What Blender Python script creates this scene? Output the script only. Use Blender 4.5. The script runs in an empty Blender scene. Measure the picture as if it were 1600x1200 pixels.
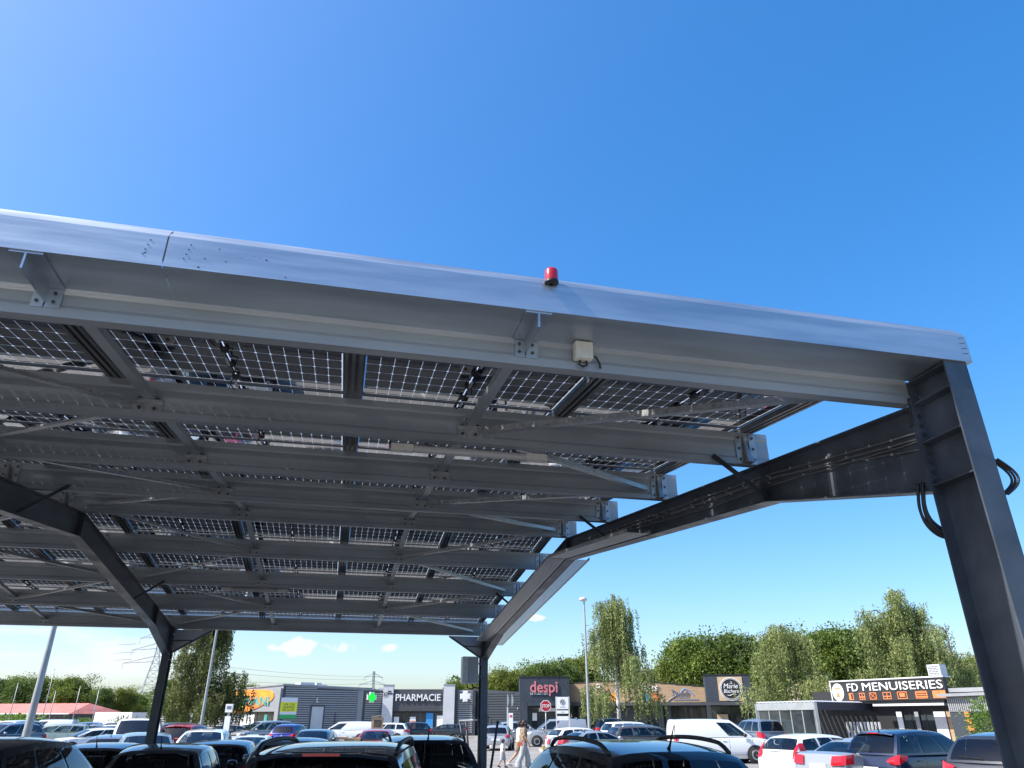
import bpy, bmesh, math, random
import numpy as np
from mathutils import Vector, Matrix
R = math.radians
SC = bpy.context.scene
COL = SC.collection
# ------------------------------------------------------------------ camera
HC = 1.8
FPX, PITCH = 1116.0, R(25.07)
cam_d = bpy.data.cameras.new('camera'); cam = bpy.data.objects.new('camera', cam_d); COL.objects.link(cam)
cam_d.sensor_width = 36.0; cam_d.lens = FPX / 1600 * 36; cam_d.clip_start = 0.05; cam_d.clip_end = 6000
cam.location = (0, 0, HC); cam.rotation_euler = (R(90) + PITCH, 0, 0)
SC.camera = cam
# ------------------------------------------------------------------ sun and sky
SUN_DIR = Vector((-0.66, -0.21, 0.74)).normalized()
SUN_EL = math.asin(SUN_DIR.z); SUN_ROT = math.atan2(SUN_DIR.x, SUN_DIR.y)
world = bpy.data.worlds.new('World'); SC.world = world; world.use_nodes = True
wn, wl = world.node_tree.nodes, world.node_tree.links
for n in list(wn): wn.remove(n)
out = wn.new('ShaderNodeOutputWorld'); bg = wn.new('ShaderNodeBackground')
sky = wn.new('ShaderNodeTexSky'); sky.sky_type = 'NISHITA'; sky.sun_disc = False
sky.sun_elevation = SUN_EL; sky.sun_rotation = SUN_ROT
sky.air_density = 1.0; sky.dust_density = 1.8; sky.ozone_density = 4.2; sky.altitude = 0
hsv = wn.new('ShaderNodeHueSaturation'); hsv.inputs['Saturation'].default_value = 1.55; hsv.inputs['Hue'].default_value = .505
gam = wn.new('ShaderNodeGamma'); gam.inputs[1].default_value = .75; wl.new(sky.outputs[0], gam.inputs[0]); wl.new(gam.outputs[0], hsv.inputs['Color'])
# low fair-weather clouds, the same all round the horizon: flattened noise in the sky's own directions
tc = wn.new('ShaderNodeTexCoord'); sep = wn.new('ShaderNodeSeparateXYZ'); wl.new(tc.outputs['Generated'], sep.inputs[0])
def wmath(op, a, b=None):
    n = wn.new('ShaderNodeMath'); n.operation = op
    for i, v in enumerate((a, b)):
        if v is None: continue
        if isinstance(v, (int, float)): n.inputs[i].default_value = v
        else: wl.new(v, n.inputs[i])
    return n.outputs[0]
def wramp(v, x0, x1):
    n = wn.new('ShaderNodeMapRange'); n.interpolation_type = 'SMOOTHSTEP'; n.clamp = True
    n.inputs['From Min'].default_value = x0; n.inputs['From Max'].default_value = x1
    wl.new(v, n.inputs['Value']); return n.outputs[0]
mp = wn.new('ShaderNodeMapping'); wl.new(tc.outputs['Generated'], mp.inputs['Vector'])
mp.inputs['Scale'].default_value = (1.0, 1.0, 4.2); mp.inputs['Location'].default_value = (0.3, 0.0, 0.55)
nz = wn.new('ShaderNodeTexNoise'); nz.inputs['Scale'].default_value = 3.6; nz.inputs['Detail'].default_value = 7; nz.inputs['Roughness'].default_value = 0.58
wl.new(mp.outputs[0], nz.inputs['Vector'])
band = wmath('MULTIPLY', wramp(sep.outputs['Z'], 0.03, 0.055), wramp(sep.outputs['Z'], 0.15, 0.10))
puff = wramp(nz.outputs['Fac'], 0.50, 0.64)
# a handful of separate little cumulus, each a soft ellipse roughened by noise
nz2 = wn.new('ShaderNodeTexNoise'); nz2.inputs['Scale'].default_value = 42; nz2.inputs['Detail'].default_value = 5
wl.new(tc.outputs['Generated'], nz2.inputs['Vector'])
acc = wmath('MULTIPLY', band, puff)
acc = wmath('MULTIPLY', acc, wramp(sep.outputs['X'], -0.36, -0.46))
for (ax, ez, rx, rz) in ((-0.262, 0.0815, 0.036, 0.0085), (-0.292, 0.079, 0.016, 0.005), (-0.235, 0.082, 0.020, 0.0075), (-0.157, 0.0815, 0.0135, 0.0042), (0.033, 0.1205, 0.0085, 0.0030), (0.30, 0.075, 0.02, 0.005), (0.47, 0.09, 0.03, 0.007), (0.62, 0.07, 0.025, 0.006)):
    dx = wmath('DIVIDE', wmath('SUBTRACT', sep.outputs['X'], ax), rx); dz = wmath('DIVIDE', wmath('SUBTRACT', sep.outputs['Z'], ez), rz)
    d2 = wmath('ADD', wmath('MULTIPLY', dx, dx), wmath('MULTIPLY', dz, dz))
    d2 = wmath('ADD', d2, wmath('MULTIPLY', wmath('SUBTRACT', nz2.outputs['Fac'], 0.5), 10.0))
    bl = wmath('MULTIPLY', wramp(d2, 1.3, -0.2), wramp(sep.outputs['Y'], 0.0, 0.3))
    acc = wmath('MAXIMUM', acc, bl)
clouds = wmath('MULTIPLY', acc, 0.85)
mixc = wn.new('ShaderNodeMix'); mixc.data_type = 'RGBA'; wl.new(clouds, mixc.inputs[0]); wl.new(hsv.outputs[0], mixc.inputs[6])
mixc.inputs[7].default_value = (2.6, 2.62, 2.7, 1)
wl.new(mixc.outputs[2], bg.inputs['Color']); bg.inputs['Strength'].default_value = 0.15
wl.new(bg.outputs[0], out.inputs['Surface'])
sun_d = bpy.data.lights.new('sun', 'SUN'); sun_d.energy = 3.2; sun_d.angle = R(0.5); sun_d.color = (1.0, 0.95, 0.87)
sun = bpy.data.objects.new('sun', sun_d); COL.objects.link(sun)
sun.rotation_euler = SUN_DIR.to_track_quat('Z', 'Y').to_euler(); sun.location = (-30, -30, 60)
SC.view_settings.view_transform = 'Standard'; SC.view_settings.look = 'None'
SC.view_settings.exposure = 1.4; SC.view_settings.gamma = 1.0; SC.view_settings.use_curve_mapping = False
SC.cycles.max_bounces = 8; SC.cycles.transparent_max_bounces = 8
SC.cycles.use_denoising = True

# ------------------------------------------------------------------ helpers: rays (for reading places off the survey of the photograph)
def ray(px, py):
    dx = (px - 800) / FPX; dy = -(py - 600) / FPX
    return Vector((dx, math.cos(PITCH) - dy * math.sin(PITCH), math.sin(PITCH) + dy * math.cos(PITCH)))
def at(px, py, Y):
    d = ray(px, py) * (Y / ray(px, py).y); return Vector((d.x, d.y, d.z + HC))
def gx(px, Y): return at(px, 1122, Y).x
# ------------------------------------------------------------------ helpers: materials
MATS = {}
def mat(name, col, rough=0.5, metal=0.0, var=0.0, scale=8.0, bump=0.0, bscale=60.0, coat=0.0, spec=0.5, stretch=None, rvar=0.0, emit=None, col2=None, lo=.35, hi=.65, detail=4.0, trans=0.0):
    if name in MATS: return MATS[name]
    m = bpy.data.materials.new(name); m.use_nodes = True; MATS[name] = m
    N, L = m.node_tree.nodes, m.node_tree.links
    b = N['Principled BSDF']
    c = (*col, 1)
    b.inputs['Base Color'].default_value = c; b.inputs['Roughness'].default_value = rough; b.inputs['Metallic'].default_value = metal
    b.inputs['Coat Weight'].default_value = coat; b.inputs['Coat Roughness'].default_value = 0.03
    b.inputs['Specular IOR Level'].default_value = spec
    if trans: b.inputs['Transmission Weight'].default_value = trans
    if emit: b.inputs['Emission Color'].default_value = (*emit[:3], 1); b.inputs['Emission Strength'].default_value = emit[3]
    if var or bump or rvar or col2:
        t = N.new('ShaderNodeTexCoord'); vec = t.outputs['Object']
        if stretch:
            mpn = N.new('ShaderNodeMapping'); mpn.inputs['Scale'].default_value = stretch; L.new(vec, mpn.inputs['Vector']); vec = mpn.outputs[0]
        n = N.new('ShaderNodeTexNoise'); n.inputs['Scale'].default_value = scale; n.inputs['Detail'].default_value = detail; L.new(vec, n.inputs['Vector'])
        if var or col2:
            r = N.new('ShaderNodeValToRGB'); L.new(n.outputs['Fac'], r.inputs[0])
            r.color_ramp.elements[0].position = lo; r.color_ramp.elements[1].position = hi
            c2 = col2 or tuple(min(1, x * (1 + var)) for x in col)
            r.color_ramp.elements[0].color = (*[x * (1 - var) for x in col], 1); r.color_ramp.elements[1].color = (*c2, 1)
            L.new(r.outputs[0], b.inputs['Base Color'])
        if rvar:
            mr = N.new('ShaderNodeMapRange'); mr.inputs['To Min'].default_value = max(0.02, rough - rvar); mr.inputs['To Max'].default_value = min(1, rough + rvar)
            mr.inputs['From Min'].default_value = .3; mr.inputs['From Max'].default_value = .7
            L.new(n.outputs['Fac'], mr.inputs['Value']); L.new(mr.outputs[0], b.inputs['Roughness'])
        if bump:
            n2 = N.new('ShaderNodeTexNoise'); n2.inputs['Scale'].default_value = bscale; n2.inputs['Detail'].default_value = 3; L.new(vec, n2.inputs['Vector'])
            bp = N.new('ShaderNodeBump'); bp.inputs['Strength'].default_value = bump; bp.inputs['Distance'].default_value = 0.02
            L.new(n2.outputs['Fac'], bp.inputs['Height']); L.new(bp.outputs[0], b.inputs['Normal'])
    return m
def leaf_mat(name, c1, c2, tl=0.35):
    m = bpy.data.materials.new(name); m.use_nodes = True; N, L = m.node_tree.nodes, m.node_tree.links
    for n in list(N): N.remove(n)
    o = N.new('ShaderNodeOutputMaterial'); df = N.new('ShaderNodeBsdfPrincipled'); tr = N.new('ShaderNodeBsdfTranslucent'); mx = N.new('ShaderNodeMixShader')
    t = N.new('ShaderNodeTexCoord'); n = N.new('ShaderNodeTexNoise'); n.inputs['Scale'].default_value = 0.9; n.inputs['Detail'].default_value = 6; L.new(t.outputs['Object'], n.inputs['Vector'])
    at_ = N.new('ShaderNodeAttribute'); at_.attribute_name = 'tint'
    ad = N.new('ShaderNodeMath'); ad.operation = 'MULTIPLY_ADD'; ad.inputs[1].default_value = 0.7; L.new(at_.outputs['Fac'], ad.inputs[0])
    sb = N.new('ShaderNodeMath'); sb.operation = 'SUBTRACT'; sb.inputs[1].default_value = 0.35; L.new(n.outputs['Fac'], sb.inputs[0]); L.new(sb.outputs[0], ad.inputs[2])
    r = N.new('ShaderNodeValToRGB'); L.new(ad.outputs[0], r.inputs[0]); r.color_ramp.elements[0].position = .1; r.color_ramp.elements[1].position = .85
    r.color_ramp.elements[0].color = (*c1, 1); r.color_ramp.elements[1].color = (*c2, 1)
    L.new(r.outputs[0], df.inputs['Base Color']); df.inputs['Roughness'].default_value = .55; df.inputs['Specular IOR Level'].default_value = .35
    L.new(r.outputs[0], tr.inputs['Color']); mx.inputs[0].default_value = tl
    L.new(df.outputs[0], mx.inputs[1]); L.new(tr.outputs[0], mx.inputs[2]); L.new(mx.outputs[0], o.inputs['Surface'])
    MATS[name] = m; return m
# ------------------------------------------------------------------ helpers: objects
def tag(o, label=None, cat=None, group=None, kind=None):
    if label: o['label'] = label
    if cat: o['category'] = cat
    if group: o['group'] = group
    if kind: o['kind'] = kind
    return o
def empty(name, loc=(0, 0, 0), rz=0.0, label=None, cat=None, group=None):
    o = bpy.data.objects.new(name, None); COL.objects.link(o); o.location = loc; o.rotation_euler = (0, 0, rz); o.empty_display_size = .2
    return tag(o, label, cat, group)
def link(name, me, parent=None, loc=None, rz=None):
    o = bpy.data.objects.new(name, me); COL.objects.link(o); o.parent = parent
    if loc is not None: o.location = loc
    if rz is not None: o.rotation_euler = (0, 0, rz) if not hasattr(rz, '__len__') else rz
    return o
class MB:
    def __init__(s): s.v = []; s.f = []; s.mi = []; s.smooth = False; s.cur = 0
    def add(s, vs, fs):
        b = len(s.v); s.v += [tuple(x) for x in vs]; s.f += [tuple(i + b for i in f) for f in fs]; s.mi += [s.cur] * len(fs); return s
    def box(s, c, d, rot=None):
        hx, hy, hz = d[0] / 2, d[1] / 2, d[2] / 2
        vs = [Vector((x, y, z)) for x in (-hx, hx) for y in (-hy, hy) for z in (-hz, hz)]
        if rot is not None: vs = [rot @ v for v in vs]
        c = Vector(c); return s.add([v + c for v in vs], [(0, 1, 3, 2), (4, 6, 7, 5), (0, 4, 5, 1), (2, 3, 7, 6), (0, 2, 6, 4), (1, 5, 7, 3)])
    def bx(s, x0, x1, y0, y1, z0, z1): return s.box(((x0 + x1) / 2, (y0 + y1) / 2, (z0 + z1) / 2), (abs(x1 - x0), abs(y1 - y0), abs(z1 - z0)))
    def bar(s, p, q, w, h, up=(0, 0, 1)):
        p, q = Vector(p), Vector(q); d = (q - p); L = d.length; d.normalize(); u = Vector(up)
        x = d.cross(u)
        if x.length < 1e-4: x = d.cross(Vector((1, 0, 0)))
        x.normalize(); u = x.cross(d)
        return s.box((p + q) / 2, (w, L, h), Matrix((x, d, u)).transposed())
    def tube(s, pts, r, n=8, cap=True):
        pts = [Vector(p) for p in pts]; rs = r if hasattr(r, '__len__') else [r] * len(pts); b = len(s.v); prev = None
        for i, p in enumerate(pts):
            d = (pts[min(i + 1, len(pts) - 1)] - pts[max(i - 1, 0)]).normalized()
            x = d.cross(Vector((0, 0, 1)) if abs(d.z) < .95 else Vector((1, 0, 0))).normalized() if prev is None else (prev - d * prev.dot(d)).normalized()
            prev = x; y = d.cross(x)
            for k in range(n): a = 2 * math.pi * k / n; s.v.append(tuple(p + (x * math.cos(a) + y * math.sin(a)) * rs[i]))
        for i in range(len(pts) - 1):
            for k in range(n): s.f.append((b + i * n + k, b + i * n + (k + 1) % n, b + (i + 1) * n + (k + 1) % n, b + (i + 1) * n + k)); s.mi.append(s.cur)
        if cap:
            s.f.append(tuple(b + k for k in reversed(range(n)))); s.f.append(tuple(b + (len(pts) - 1) * n + k for k in range(n))); s.mi += [s.cur, s.cur]
        return s
    def prism(s, poly, fn0, fn1):
        n = len(poly); vs = [fn0(*p) for p in poly] + [fn1(*p) for p in poly]
        fs = [tuple(range(n)), tuple(reversed(range(n, 2 * n)))] + [(i, i + n, (i + 1) % n + n, (i + 1) % n) for i in range(n)]
        return s.add(vs, fs)
    def grid(s, rows):
        n = len(rows[0]); vs = [p for r in rows for p in r]
        return s.add(vs, [(i * n + j, i * n + j + 1, (i + 1) * n + j + 1, (i + 1) * n + j) for i in range(len(rows) - 1) for j in range(n - 1)])
    def lathe(s, prof, c, n=16, axis='z'):
        b = len(s.v)
        for (r, h) in prof:
            for k in range(n):
                a = 2 * math.pi * k / n; p = (r * math.cos(a), r * math.sin(a), h)
                if axis == 'y': p = (p[0], p[2], p[1])
                if axis == 'x': p = (p[2], p[0], p[1])
                s.v.append((c[0] + p[0], c[1] + p[1], c[2] + p[2]))
        for i in range(len(prof) - 1):
            for k in range(n): s.f.append((b + i * n + k, b + i * n + (k + 1) % n, b + (i + 1) * n + (k + 1) % n, b + (i + 1) * n + k)); s.mi.append(s.cur)
        s.f.append(tuple(b + k for k in range(n))); s.f.append(tuple(b + (len(prof) - 1) * n + k for k in range(n))); s.mi += [s.cur, s.cur]
        return s
    def mesh(s, name, *mats, smooth=None, recalc=True, angle=None):
        me = bpy.data.meshes.new(name); me.from_pydata(s.v, [], s.f)
        for m in mats: me.materials.append(MATS[m] if isinstance(m, str) else m)
        if len(mats) > 1: me.polygons.foreach_set('material_index', s.mi)
        if recalc:
            bm = bmesh.new(); bm.from_mesh(me); bmesh.ops.recalc_face_normals(bm, faces=bm.faces); bm.to_mesh(me); bm.free()
        sm = s.smooth if smooth is None else smooth
        if sm:
            me.polygons.foreach_set('use_smooth', [True] * len(me.polygons))
            if angle: me.set_sharp_from_angle(angle=R(angle))
        me.update(); return me
    def build(s, name, m, parent=None, loc=None, rz=None, **k):
        ms = m if isinstance(m, (list, tuple)) else (m,)
        return link(name, s.mesh(name, *ms, **k), parent, loc, rz)
def channel(path, th):
    """closed outline of a bent sheet along a polyline (2-D)"""
    P = [Vector((p[0], p[1])) for p in path]; o = []
    for i, p in enumerate(P):
        d0 = (P[i] - P[i - 1]).normalized() if i else (P[1] - P[0]).normalized(); d1 = (P[i + 1] - P[i]).normalized() if i < len(P) - 1 else d0
        n0 = Vector((-d0.y, d0.x)); n1 = Vector((-d1.y, d1.x)); n = (n0 + n1)
        n = n / max(.3, n.length_squared) * 2 if n.length_squared > 1e-6 else n0
        o.append(p + n * th)
    return [tuple(p) for p in P] + [tuple(p) for p in reversed(o)]
FONT = bpy.data.fonts.load('<builtin>') if '<builtin>' in [f.filepath for f in bpy.data.fonts] else None
def text_mesh(txt, size, depth=0.03, bold=0.0, width=None, shear=0.0):
    cu = bpy.data.curves.new('txt', 'FONT'); cu.body = txt; cu.size = size; cu.extrude = depth; cu.offset = bold; cu.align_x = 'LEFT'; cu.resolution_u = 3; cu.shear = shear
    o = bpy.data.objects.new('txt', cu); COL.objects.link(o); bpy.context.view_layer.update()
    me = bpy.data.meshes.new_from_object(o.evaluated_get(bpy.context.evaluated_depsgraph_get())); bpy.data.objects.remove(o); bpy.data.curves.remove(cu)
    co = np.empty(len(me.vertices) * 3); me.vertices.foreach_get('co', co); co = co.reshape(-1, 3)
    if len(co):
        co[:, 0] -= co[:, 0].min()
        if width: co[:, 0] *= width / max(1e-6, co[:, 0].max())
        # stand it up: x right, z up, front facing -y
        co = np.stack([co[:, 0], -co[:, 2], co[:, 1]], 1); me.vertices.foreach_set('co', co.ravel()); me.update()
    return me
def lettering(txt, size, m, parent, x, y, z, width=None, depth=.03, bold=0.0, name='lettering', shear=0.0):
    me = text_mesh(txt, size, depth, bold, width, shear); me.materials.clear(); me.materials.append(MATS[m])
    return link(name, me, parent, (x, y, z))
rnd = random.Random(7)
# ------------------------------------------------------------------ materials
mat('galvanised', (.315, .345, .37), .50, .5, .13, 1.3, .04, 40, rvar=.08, stretch=(.5, 2, 2), detail=7)
mat('galvanised_sheet', (.43, .485, .54), .40, .82, .12, 3.0, .04, 9, rvar=.07, stretch=(.35, 2, 4))
mat('galvanised_bright', (.36, .375, .385), .36, .6, .16, 22, .1, 80, rvar=.1)
mat('anthracite_steel', (.064, .078, .100), .40, .2, .32, 2.2, .06, 50, rvar=.12, detail=7)
mat('rail_aluminium', (.20, .205, .21), .42, .7, .1, 9)
mat('module_frame', (.11, .115, .12), .4, .6)
mat('black_plastic', (.012, .012, .013), .45)
mat('cable_black', (.010, .010, .011), .5)
mat('silver_clip', (.75, .76, .77), .3, .8)
mat('bolt_steel', (.10, .10, .105), .45, .8)
mat('white_plastic', (.54, .53, .48), .45, 0, .06, 20)
mat('grey_box', (.50, .51, .50), .5, 0, .06, 10)
mat('led_diffuser', (.40, .40, .40), .35)
mat('siren_red', (.42, .004, .012), .18, 0, 0, coat=.6)
mat('cell', (.004, .006, .018), .03, 0, .5, 2.0, spec=.9, coat=.8)
m = bpy.data.materials.new('backsheet_glass'); m.use_nodes = True; MATS['backsheet_glass'] = m
_N, _L = m.node_tree.nodes, m.node_tree.links
_t = _N.new('ShaderNodeBsdfTranslucent'); _t.inputs[0].default_value = (.40, .42, .45, 1); _g = _N['Principled BSDF']; _g.inputs['Base Color'].default_value = (.5, .52, .55, 1); _g.inputs['Roughness'].default_value = .05
_x = _N.new('ShaderNodeMixShader'); _x.inputs[0].default_value = .72; _L.new(_g.outputs[0], _x.inputs[1]); _L.new(_t.outputs[0], _x.inputs[2])
_c = _N.new('ShaderNodeBsdfTransparent'); _c.inputs[0].default_value = (.92, .95, .96, 1); _y = _N.new('ShaderNodeMixShader'); _y.inputs[0].default_value = .30; _L.new(_x.outputs[0], _y.inputs[1]); _L.new(_c.outputs[0], _y.inputs[2]); _L.new(_y.outputs[0], _N['Material Output'].inputs['Surface'])
mat('asphalt', (.235, .22, .20), .88, 0, .22, .7, .35, 70, detail=9)
mat('road_paint', (.62, .62, .60), .7, 0, .15, 6)
mat('concrete_kerb', (.42, .40, .37), .85, 0, .15, 5, .2, 60)
mat('dry_earth', (.36, .25, .11), .95, 0, .3, 4, .5, 30)
mat('dry_grass', (.40, .28, .10), .9, 0, .35, 3)
mat('glass_dark', (.012, .015, .018), .03, 0, spec=.6)
mg = bpy.data.materials.new('glass_car'); mg.use_nodes = True; MATS['glass_car'] = mg
_N, _L = mg.node_tree.nodes, mg.node_tree.links; _N.remove(_N['Principled BSDF'])
_tp = _N.new('ShaderNodeBsdfTransparent'); _tp.inputs[0].default_value = (.36, .43, .42, 1); _gl = _N.new('ShaderNodeBsdfGlossy'); _gl.inputs['Roughness'].default_value = .015; _gl.inputs['Color'].default_value = (.95, .97, 1, 1)
_fr = _N.new('ShaderNodeFresnel'); _fr.inputs['IOR'].default_value = 1.62; _mx = _N.new('ShaderNodeMixShader'); _L.new(_fr.outputs[0], _mx.inputs[0]); _L.new(_tp.outputs[0], _mx.inputs[1]); _L.new(_gl.outputs[0], _mx.inputs[2]); _L.new(_mx.outputs[0], _N['Material Output'].inputs['Surface'])
mat('upholstery', (.05, .05, .055), .9, 0, .2, 6)
mat('glass_shop', (.03, .038, .042), .05, 0, .5, .8, spec=.6)
mat('tyre', (.02, .02, .02), .8)
mat('rim', (.42, .43, .44), .35, .8)
mat('plate', (.75, .75, .72), .5)
mat('lamp_red', (.45, .006, .012), .15, coat=.7)
mat('lamp_clear', (.62, .64, .66), .15, .2, coat=.6)
mat('chrome', (.75, .76, .78), .15, 1)
mat('trim_black', (.015, .015, .016), .5)
mat('clad_grey', (.36, .362, .375), .42, .2, .06, 2)
mat('clad_dark', (.048, .058, .070), .5, .1, .08, 2)
mat('panel_grey', (.30, .305, .315), .5, .2, .04, 2)
mat('panel_white', (.56, .57, .58), .5, 0, .05, 1.5)
mat('panel_charcoal', (.060, .064, .070), .5, 0, .08, 1.2)
mat('panel_navy', (.040, .050, .066), .5, 0, .08, 1.2)
mat('timber', (.37, .255, .155), .6, 0, .16, 3, stretch=(.4, 1, 9))
mat('timber_pale', (.50, .37, .23), .6, 0, .1, 3, stretch=(.4, 1, 9))
mat('sign_white', (.80, .80, .79), .5)
mat('sign_black', (.020, .020, .022), .5)
mat('sign_red', (.55, .10, .11), .5)
mat('sign_pink', (.62, .20, .22), .5)
mat('sign_orange', (.72, .20, .06), .5, 0, .1, 4)
mat('sign_amber', (.78, .36, .03), .5, 0, 0, .55, col2=(.72, .16, .04))
mat('sign_teal', (.06, .34, .30), .5, 0, .3, 2)
mat('sign_yellow', (.85, .82, .05), .5)
mat('sign_green', (.05, .42, .12), .5)
mat('sign_blue', (.04, .28, .62), .5)
mat('sign_slate', (.16, .17, .22), .5)
mat('cross_lit', (.02, .50, .05), .4, emit=(.01, .5, .04, .55))
mat('stop_red', (.36, .012, .025), .4)
mat('interior', (.035, .032, .030), .7, 0, .7, 1.3)
mat('roof_red', (.50, .17, .14), .8, 0, .18, .5, stretch=(3, 1, 1))
mat('render_beige', (.55, .45, .36), .85, 0, .06, 1)
mat('lamp_pole', (.36, .38, .38), .5, .4, .08, 3)
mat('bark', (.10, .075, .055), .95, 0, .35, 6, .5, 25)
mat('bark_birch', (.50, .48, .44), .8, 0, .45, 5, .3, 25, stretch=(1, 1, 3), lo=.3, hi=.5)
leaf_mat('leaf_forest', (.055, .095, .016), (.22, .30, .050), .42)
leaf_mat('leaf_forest_yellow', (.070, .10, .016), (.27, .31, .055), .42)
leaf_mat('leaf_dark', (.042, .075, .018), (.17, .24, .050), .4)
leaf_mat('leaf_birch', (.070, .105, .028), (.37, .42, .15), .35)
leaf_mat('leaf_willow', (.045, .068, .018), (.20, .21, .060), .3)
leaf_mat('leaf_bright', (.07, .14, .015), (.22, .34, .05))
PAINTS = dict(black=(.006, .006, .008), night=(.007, .010, .020), navy=(.010, .018, .050), slate=(.050, .062, .080), graphite=(.032, .037, .045), grey=(.14, .14, .14), silver=(.35, .365, .38), white=(.76, .77, .77), sage=(.36, .42, .36), skyblue=(.20, .30, .42), blue=(.012, .035, .25), red=(.36, .020, .016), brown=(.10, .09, .08), pale=(.30, .36, .40), steel=(.16, .20, .26))
for k, c in PAINTS.items(): mat('paint_' + k, c, .32, .0 if k in ('white', 'black', 'red') else .35, coat=1.0)
# ------------------------------------------------------------------ ground
def ground_sheet(name, x0, x1, y0, y1, z, m, kind='structure', n=1):
    b = MB(); b.add([(x0, y0, z), (x1, y0, z), (x1, y1, z), (x0, y1, z)], [(0, 1, 2, 3)])
    return tag(b.build(name, m), kind=kind)
ground_sheet('ground', -1500, 1500, -400, 2600, 0.0, 'asphalt')
# ------------------------------------------------------------------ the solar carport
CX, CY, CYAW = 3.0175, 5.139, .2242
SP, SLOPE, H0 = 2.3, .11, HC + 2.2425
WR = 4 * SP + .2
def zr(w): return H0 + (SLOPE * w if w < WR else SLOPE * (2 * WR - w))
carport = empty('solar_carport', (CX, CY, 0), CYAW, 'long grey steel carport roofed with dark solar panels', 'carport')
U_L, U_R = -20.3, .30
FRAMES = (.25, -8.75, -17.75)
A = 'anthracite_steel'; G = 'galvanised'
# --- columns and rafters (painted dark)
def column(u, wf, wb, ztop, zbot=0.0, inner_side=1):
    """I column between w = wf and wb, flanges 0.2 wide"""
    b = MB(); t = .014
    b.bx(u - .1, u + .1, wf, wf + t, zbot, ztop); b.bx(u - .1, u + .1, wb - t, wb, zbot, ztop)
    b.bx(u - .006, u + .006, wf + t, wb - t, zbot, ztop - .002)
    o = b.build('column', A, carport)
    zz = [ztop - .015, ztop - .20, ztop - .52, ztop - .86]
    for z in zz:
        for sd in (-1, 1): s = MB(); s.bx(u + sd * .007, u + sd * .097, wf + t + .001, wb - t - .001, z - .006, z + .006); s.build('stiffener', A, o)
    p = MB(); p.bx(u - .19, u + .19, wf - .09, wb + .09, .0, .03); p.build('base_plate', A, o)
    bo = MB()
    inner = wb if inner_side > 0 else wf
    for k in range(9):
        for sd in (-1, 1): bo.lathe([(.016, 0), (.016, .014)], (u + sd * .062, inner - .03 * inner_side, ztop - .30 - k * .075), 6, 'y')
    bo.build('bolt', 'bolt_steel', o)
    return o
WEND = 8 * SP
for fu in FRAMES:
    column(fu, -.385, .03, H0 + .20, inner_side=1)
    column(fu, WEND - .03, WEND + .385, zr(WEND) + .05, inner_side=-1)
def rafter(fu, front):
    b = MB(); t = .014; fw = .1
    # (w, top z, bottom z)
    st = [(.035, zr(.035) - .004, H0 - .70), (2.25, zr(2.25) - .004, zr(2.25) - .42), (WR, zr(WR) - .004, zr(WR) - .42)]

    if not front:
        L = WEND - .035; st = [(L, zr(L) - .004, zr(L) - .70), (L - 2.25, zr(L - 2.25) - .004, zr(L - 2.25) - .42), (WR, zr(WR) - .004, zr(WR) - .42)]
    for (a, c) in zip(st, st[1:]):
        for lvl, sg in ((1, -1), (2, 1)):
            z0, z1 = a[lvl], c[lvl]
            b.add([(fu - fw, a[0], z0), (fu + fw, a[0], z0), (fu + fw, c[0], z1), (fu - fw, c[0], z1), (fu - fw, a[0], z0 + sg * t), (fu + fw, a[0], z0 + sg * t), (fu + fw, c[0], z1 + sg * t), (fu - fw, c[0], z1 + sg * t)],
                  [(0, 1, 2, 3), (4, 7, 6, 5), (0, 4, 5, 1), (1, 5, 6, 2), (2, 6, 7, 3), (3, 7, 4, 0)])
        x = .006
        b.add([(fu + sx * x, s[0], z) for sx in (-1, 1) for s in (a, c) for z in (s[1] - t, s[2] + t)], [(0, 1, 3, 2), (4, 6, 7, 5), (0, 4, 5, 1), (2, 3, 7, 6), (0, 2, 6, 4), (1, 5, 7, 3)])
    o = b.build('rafter', A, carport)
    for (wp, ww) in ((st[0][0], .022), (st[1][0], .01), (WR, .02)):
        z1 = zr(wp) - .02; z0 = (H0 - .69 if front else zr(wp) - .68) if wp == st[0][0] else zr(wp) - .404
        wq = wp + (.012 if front else -.012) * (1 if wp != WR else -1)
        for sd in (-1, 1): s = MB(); s.bx(fu + sd * .007, fu + sd * .098, wq - ww / 2, wq + ww / 2, z0, z1); s.build('stiffener', A, o)
    return o
RAFT = {}
for fu in FRAMES:
    RAFT[fu] = (rafter(fu, True), rafter(fu, False))
# perforated cable trays either side of the end rafter's bottom flange
def tray(u0, u1, w0, w1, dz, parent, holes=True):
    b = MB(); n = int(abs(w1 - w0) / .046); m_ = max(3, int((u1 - u0) / .046)); ys = []; xs = []
    for i in range(n + 1): y = w0 + (w1 - w0) * i / n; ys.append(y)
    for j in range(m_ + 1): xs.append(u0 + (u1 - u0) * j / m_)
    dw = (ys[1] - ys[0]); du = xs[1] - xs[0]
    rows = []; yy = []
    for y in ys[:-1]: yy += [y, y + dw * .30, y + dw * .72]
    yy.append(ys[-1]); xx = []
    for x in xs[:-1]: xx += [x, x + du * .28, x + du * .72]
    xx.append(xs[-1])
    nx = len(xx); vs = [(x, y, zr(y) + dz) for y in yy for x in xx]; fs = []
    for i in range(len(yy) - 1):
        for j in range(nx - 1):
            if holes and i % 3 == 1 and j % 3 == 1 and 0 < j < nx - 3: continue
            fs.append((i * nx + j, i * nx + j + 1, (i + 1) * nx + j + 1, (i + 1) * nx + j))
    b.add(vs, fs)
    for x in (u0, u1):
        b.add([(x, w0, zr(w0) + dz), (x, w1, zr(w1) + dz), (x, w1, zr(w1) + dz + .06), (x, w0, zr(w0) + dz + .06)], [(0, 1, 2, 3)])
    return b.build('cable_tray', 'galvanised_bright', parent, recalc=False)
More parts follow.
